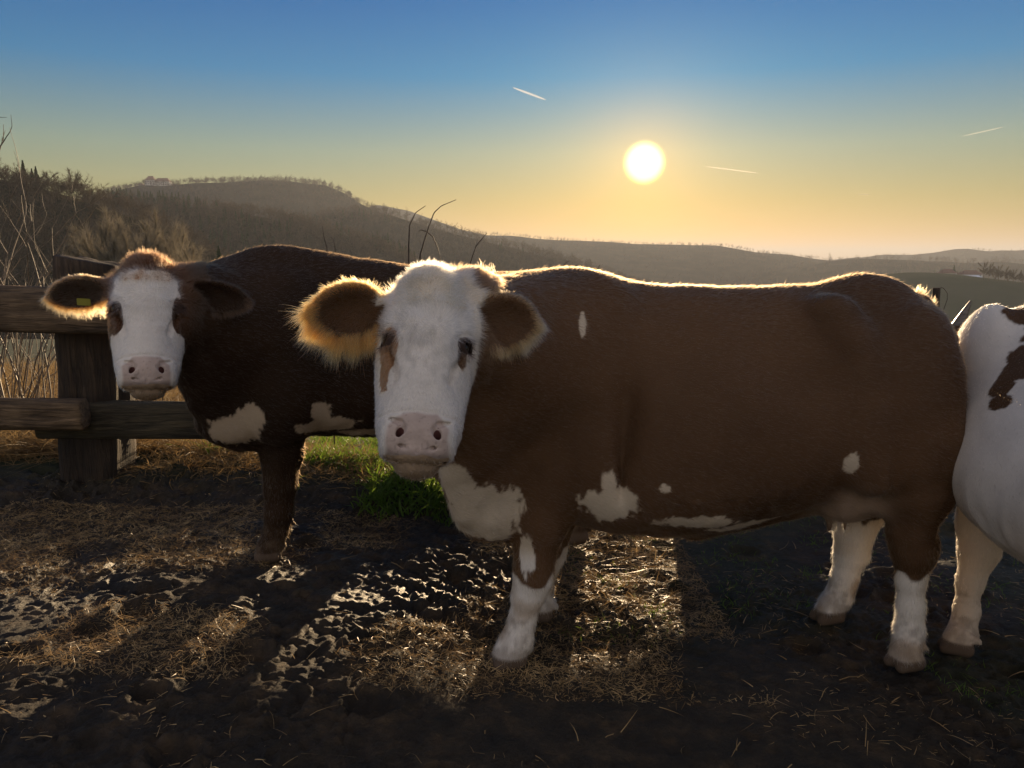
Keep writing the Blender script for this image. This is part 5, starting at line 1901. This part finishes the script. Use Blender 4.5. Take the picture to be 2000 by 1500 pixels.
for i, px in enumerate((1862, 1846, 1872)):
    P = W(px, 543, 650)
    single(con_me if i == 0 else rich_me[i], 'farm_tree', P - np.array((0, 0, 1)), (12, 8, 8)[i], i, ('pointed dark tree behind the farm buildings', 'bare bushy tree at the left end of the farm', 'bare tree close behind the farm roofs')[i], None, 1.3)
for i in range(14):
    px = 1922 + i * 9.5 + rs.uniform(-2, 2)
    P = W(px, 548 + i * 1.2, 560)
    single(rich_me[i % 3], 'bare_tree', P - np.array((0, 0, 2)), rs.uniform(12, 15) * (1.0 if i > 1 else 1.15), i * 2.2, 'tall leafless tree, ' + ORD[i] + ' from the farm in the row right of it', 'tall tree row right of the farm', .9)
mast = link('mast', tube_mesh('mast', [(np.array([(0, 0, 0), (0, 0, 13)]), np.array([1.2, .3]))], M_twigdark, 6), None, W(750, 403, 2295) - np.array((0, 0, 4)))
tag(mast, 'tiny transmitter mast on the distant blue ridge', 'mast')
mast = link('mast', tube_mesh('mast', [(np.array([(0, 0, 0), (0, 0, 16)]), np.array([.6, .2]))], M_twigdark, 6), None, W(1121, 474, 1890) - np.array((0, 0, 4)))
tag(mast, 'tiny mast on the long ridge left of the sun', 'mast')

#CONTRAILS
m, ns, ls, out = material('contrail_vapour')
df = ns.new('ShaderNodeBsdfTranslucent'); df.inputs['Color'].default_value = (.95, .93, .9, 1)
tp_ = ns.new('ShaderNodeBsdfTransparent')
mxx = ns.new('ShaderNodeMixShader'); mxx.inputs[0].default_value = .17
ls.new(tp_.outputs[0], mxx.inputs[1]); ls.new(df.outputs[0], mxx.inputs[2]); ls.new(mxx.outputs[0], out.inputs[0])
for a, bb, r, lab in (((1002, 171), (1066, 195), 22, 'short bright contrail high left of the sun'), ((1378, 325), (1480, 338), 12, 'long thin contrail right of the sun'),
                      ((1880, 266), (1960, 248), 7, 'broad faint contrail high at the right'), ((1675, 379), (1700, 380), 7, 'tiny contrail low right of the sun')):
    p, q = W(*a, 20000), W(*bb, 20500)
    t = np.linspace(0, 1, 14)[:, None]
    o = link('contrail', tube_mesh('contrail', [(t * (q - p), r * (1.3 - .9 * np.abs(t[:, 0] * 2 - 1) ** 3))], m, 8), None, p)
    tag(o, lab, 'contrail')

#HAZE
m, ns, ls, out = material('haze_air')
pv = ns.new('ShaderNodeVolumePrincipled')
pv.inputs['Color'].default_value = (.50, .54, .62, 1)
pv.inputs['Density'].default_value = 0.00017
pv.inputs['Anisotropy'].default_value = 0.3
ls.new(pv.outputs[0], out.inputs['Volume'])
ext = 9500
zl, zh = -1200, 168
hz = bpy.data.meshes.new('haze')
hz.from_pydata([(x, y, z) for z in (zl, zh) for y in (-600, 14000) for x in (-ext, ext)], [], [(0, 2, 3, 1), (4, 5, 7, 6), (0, 1, 5, 4), (2, 6, 7, 3), (0, 4, 6, 2), (1, 3, 7, 5)])
hz.materials.append(m)
tag(link('haze', hz), 'thin winter haze in the valley air', kind='stuff')
print('scene built')
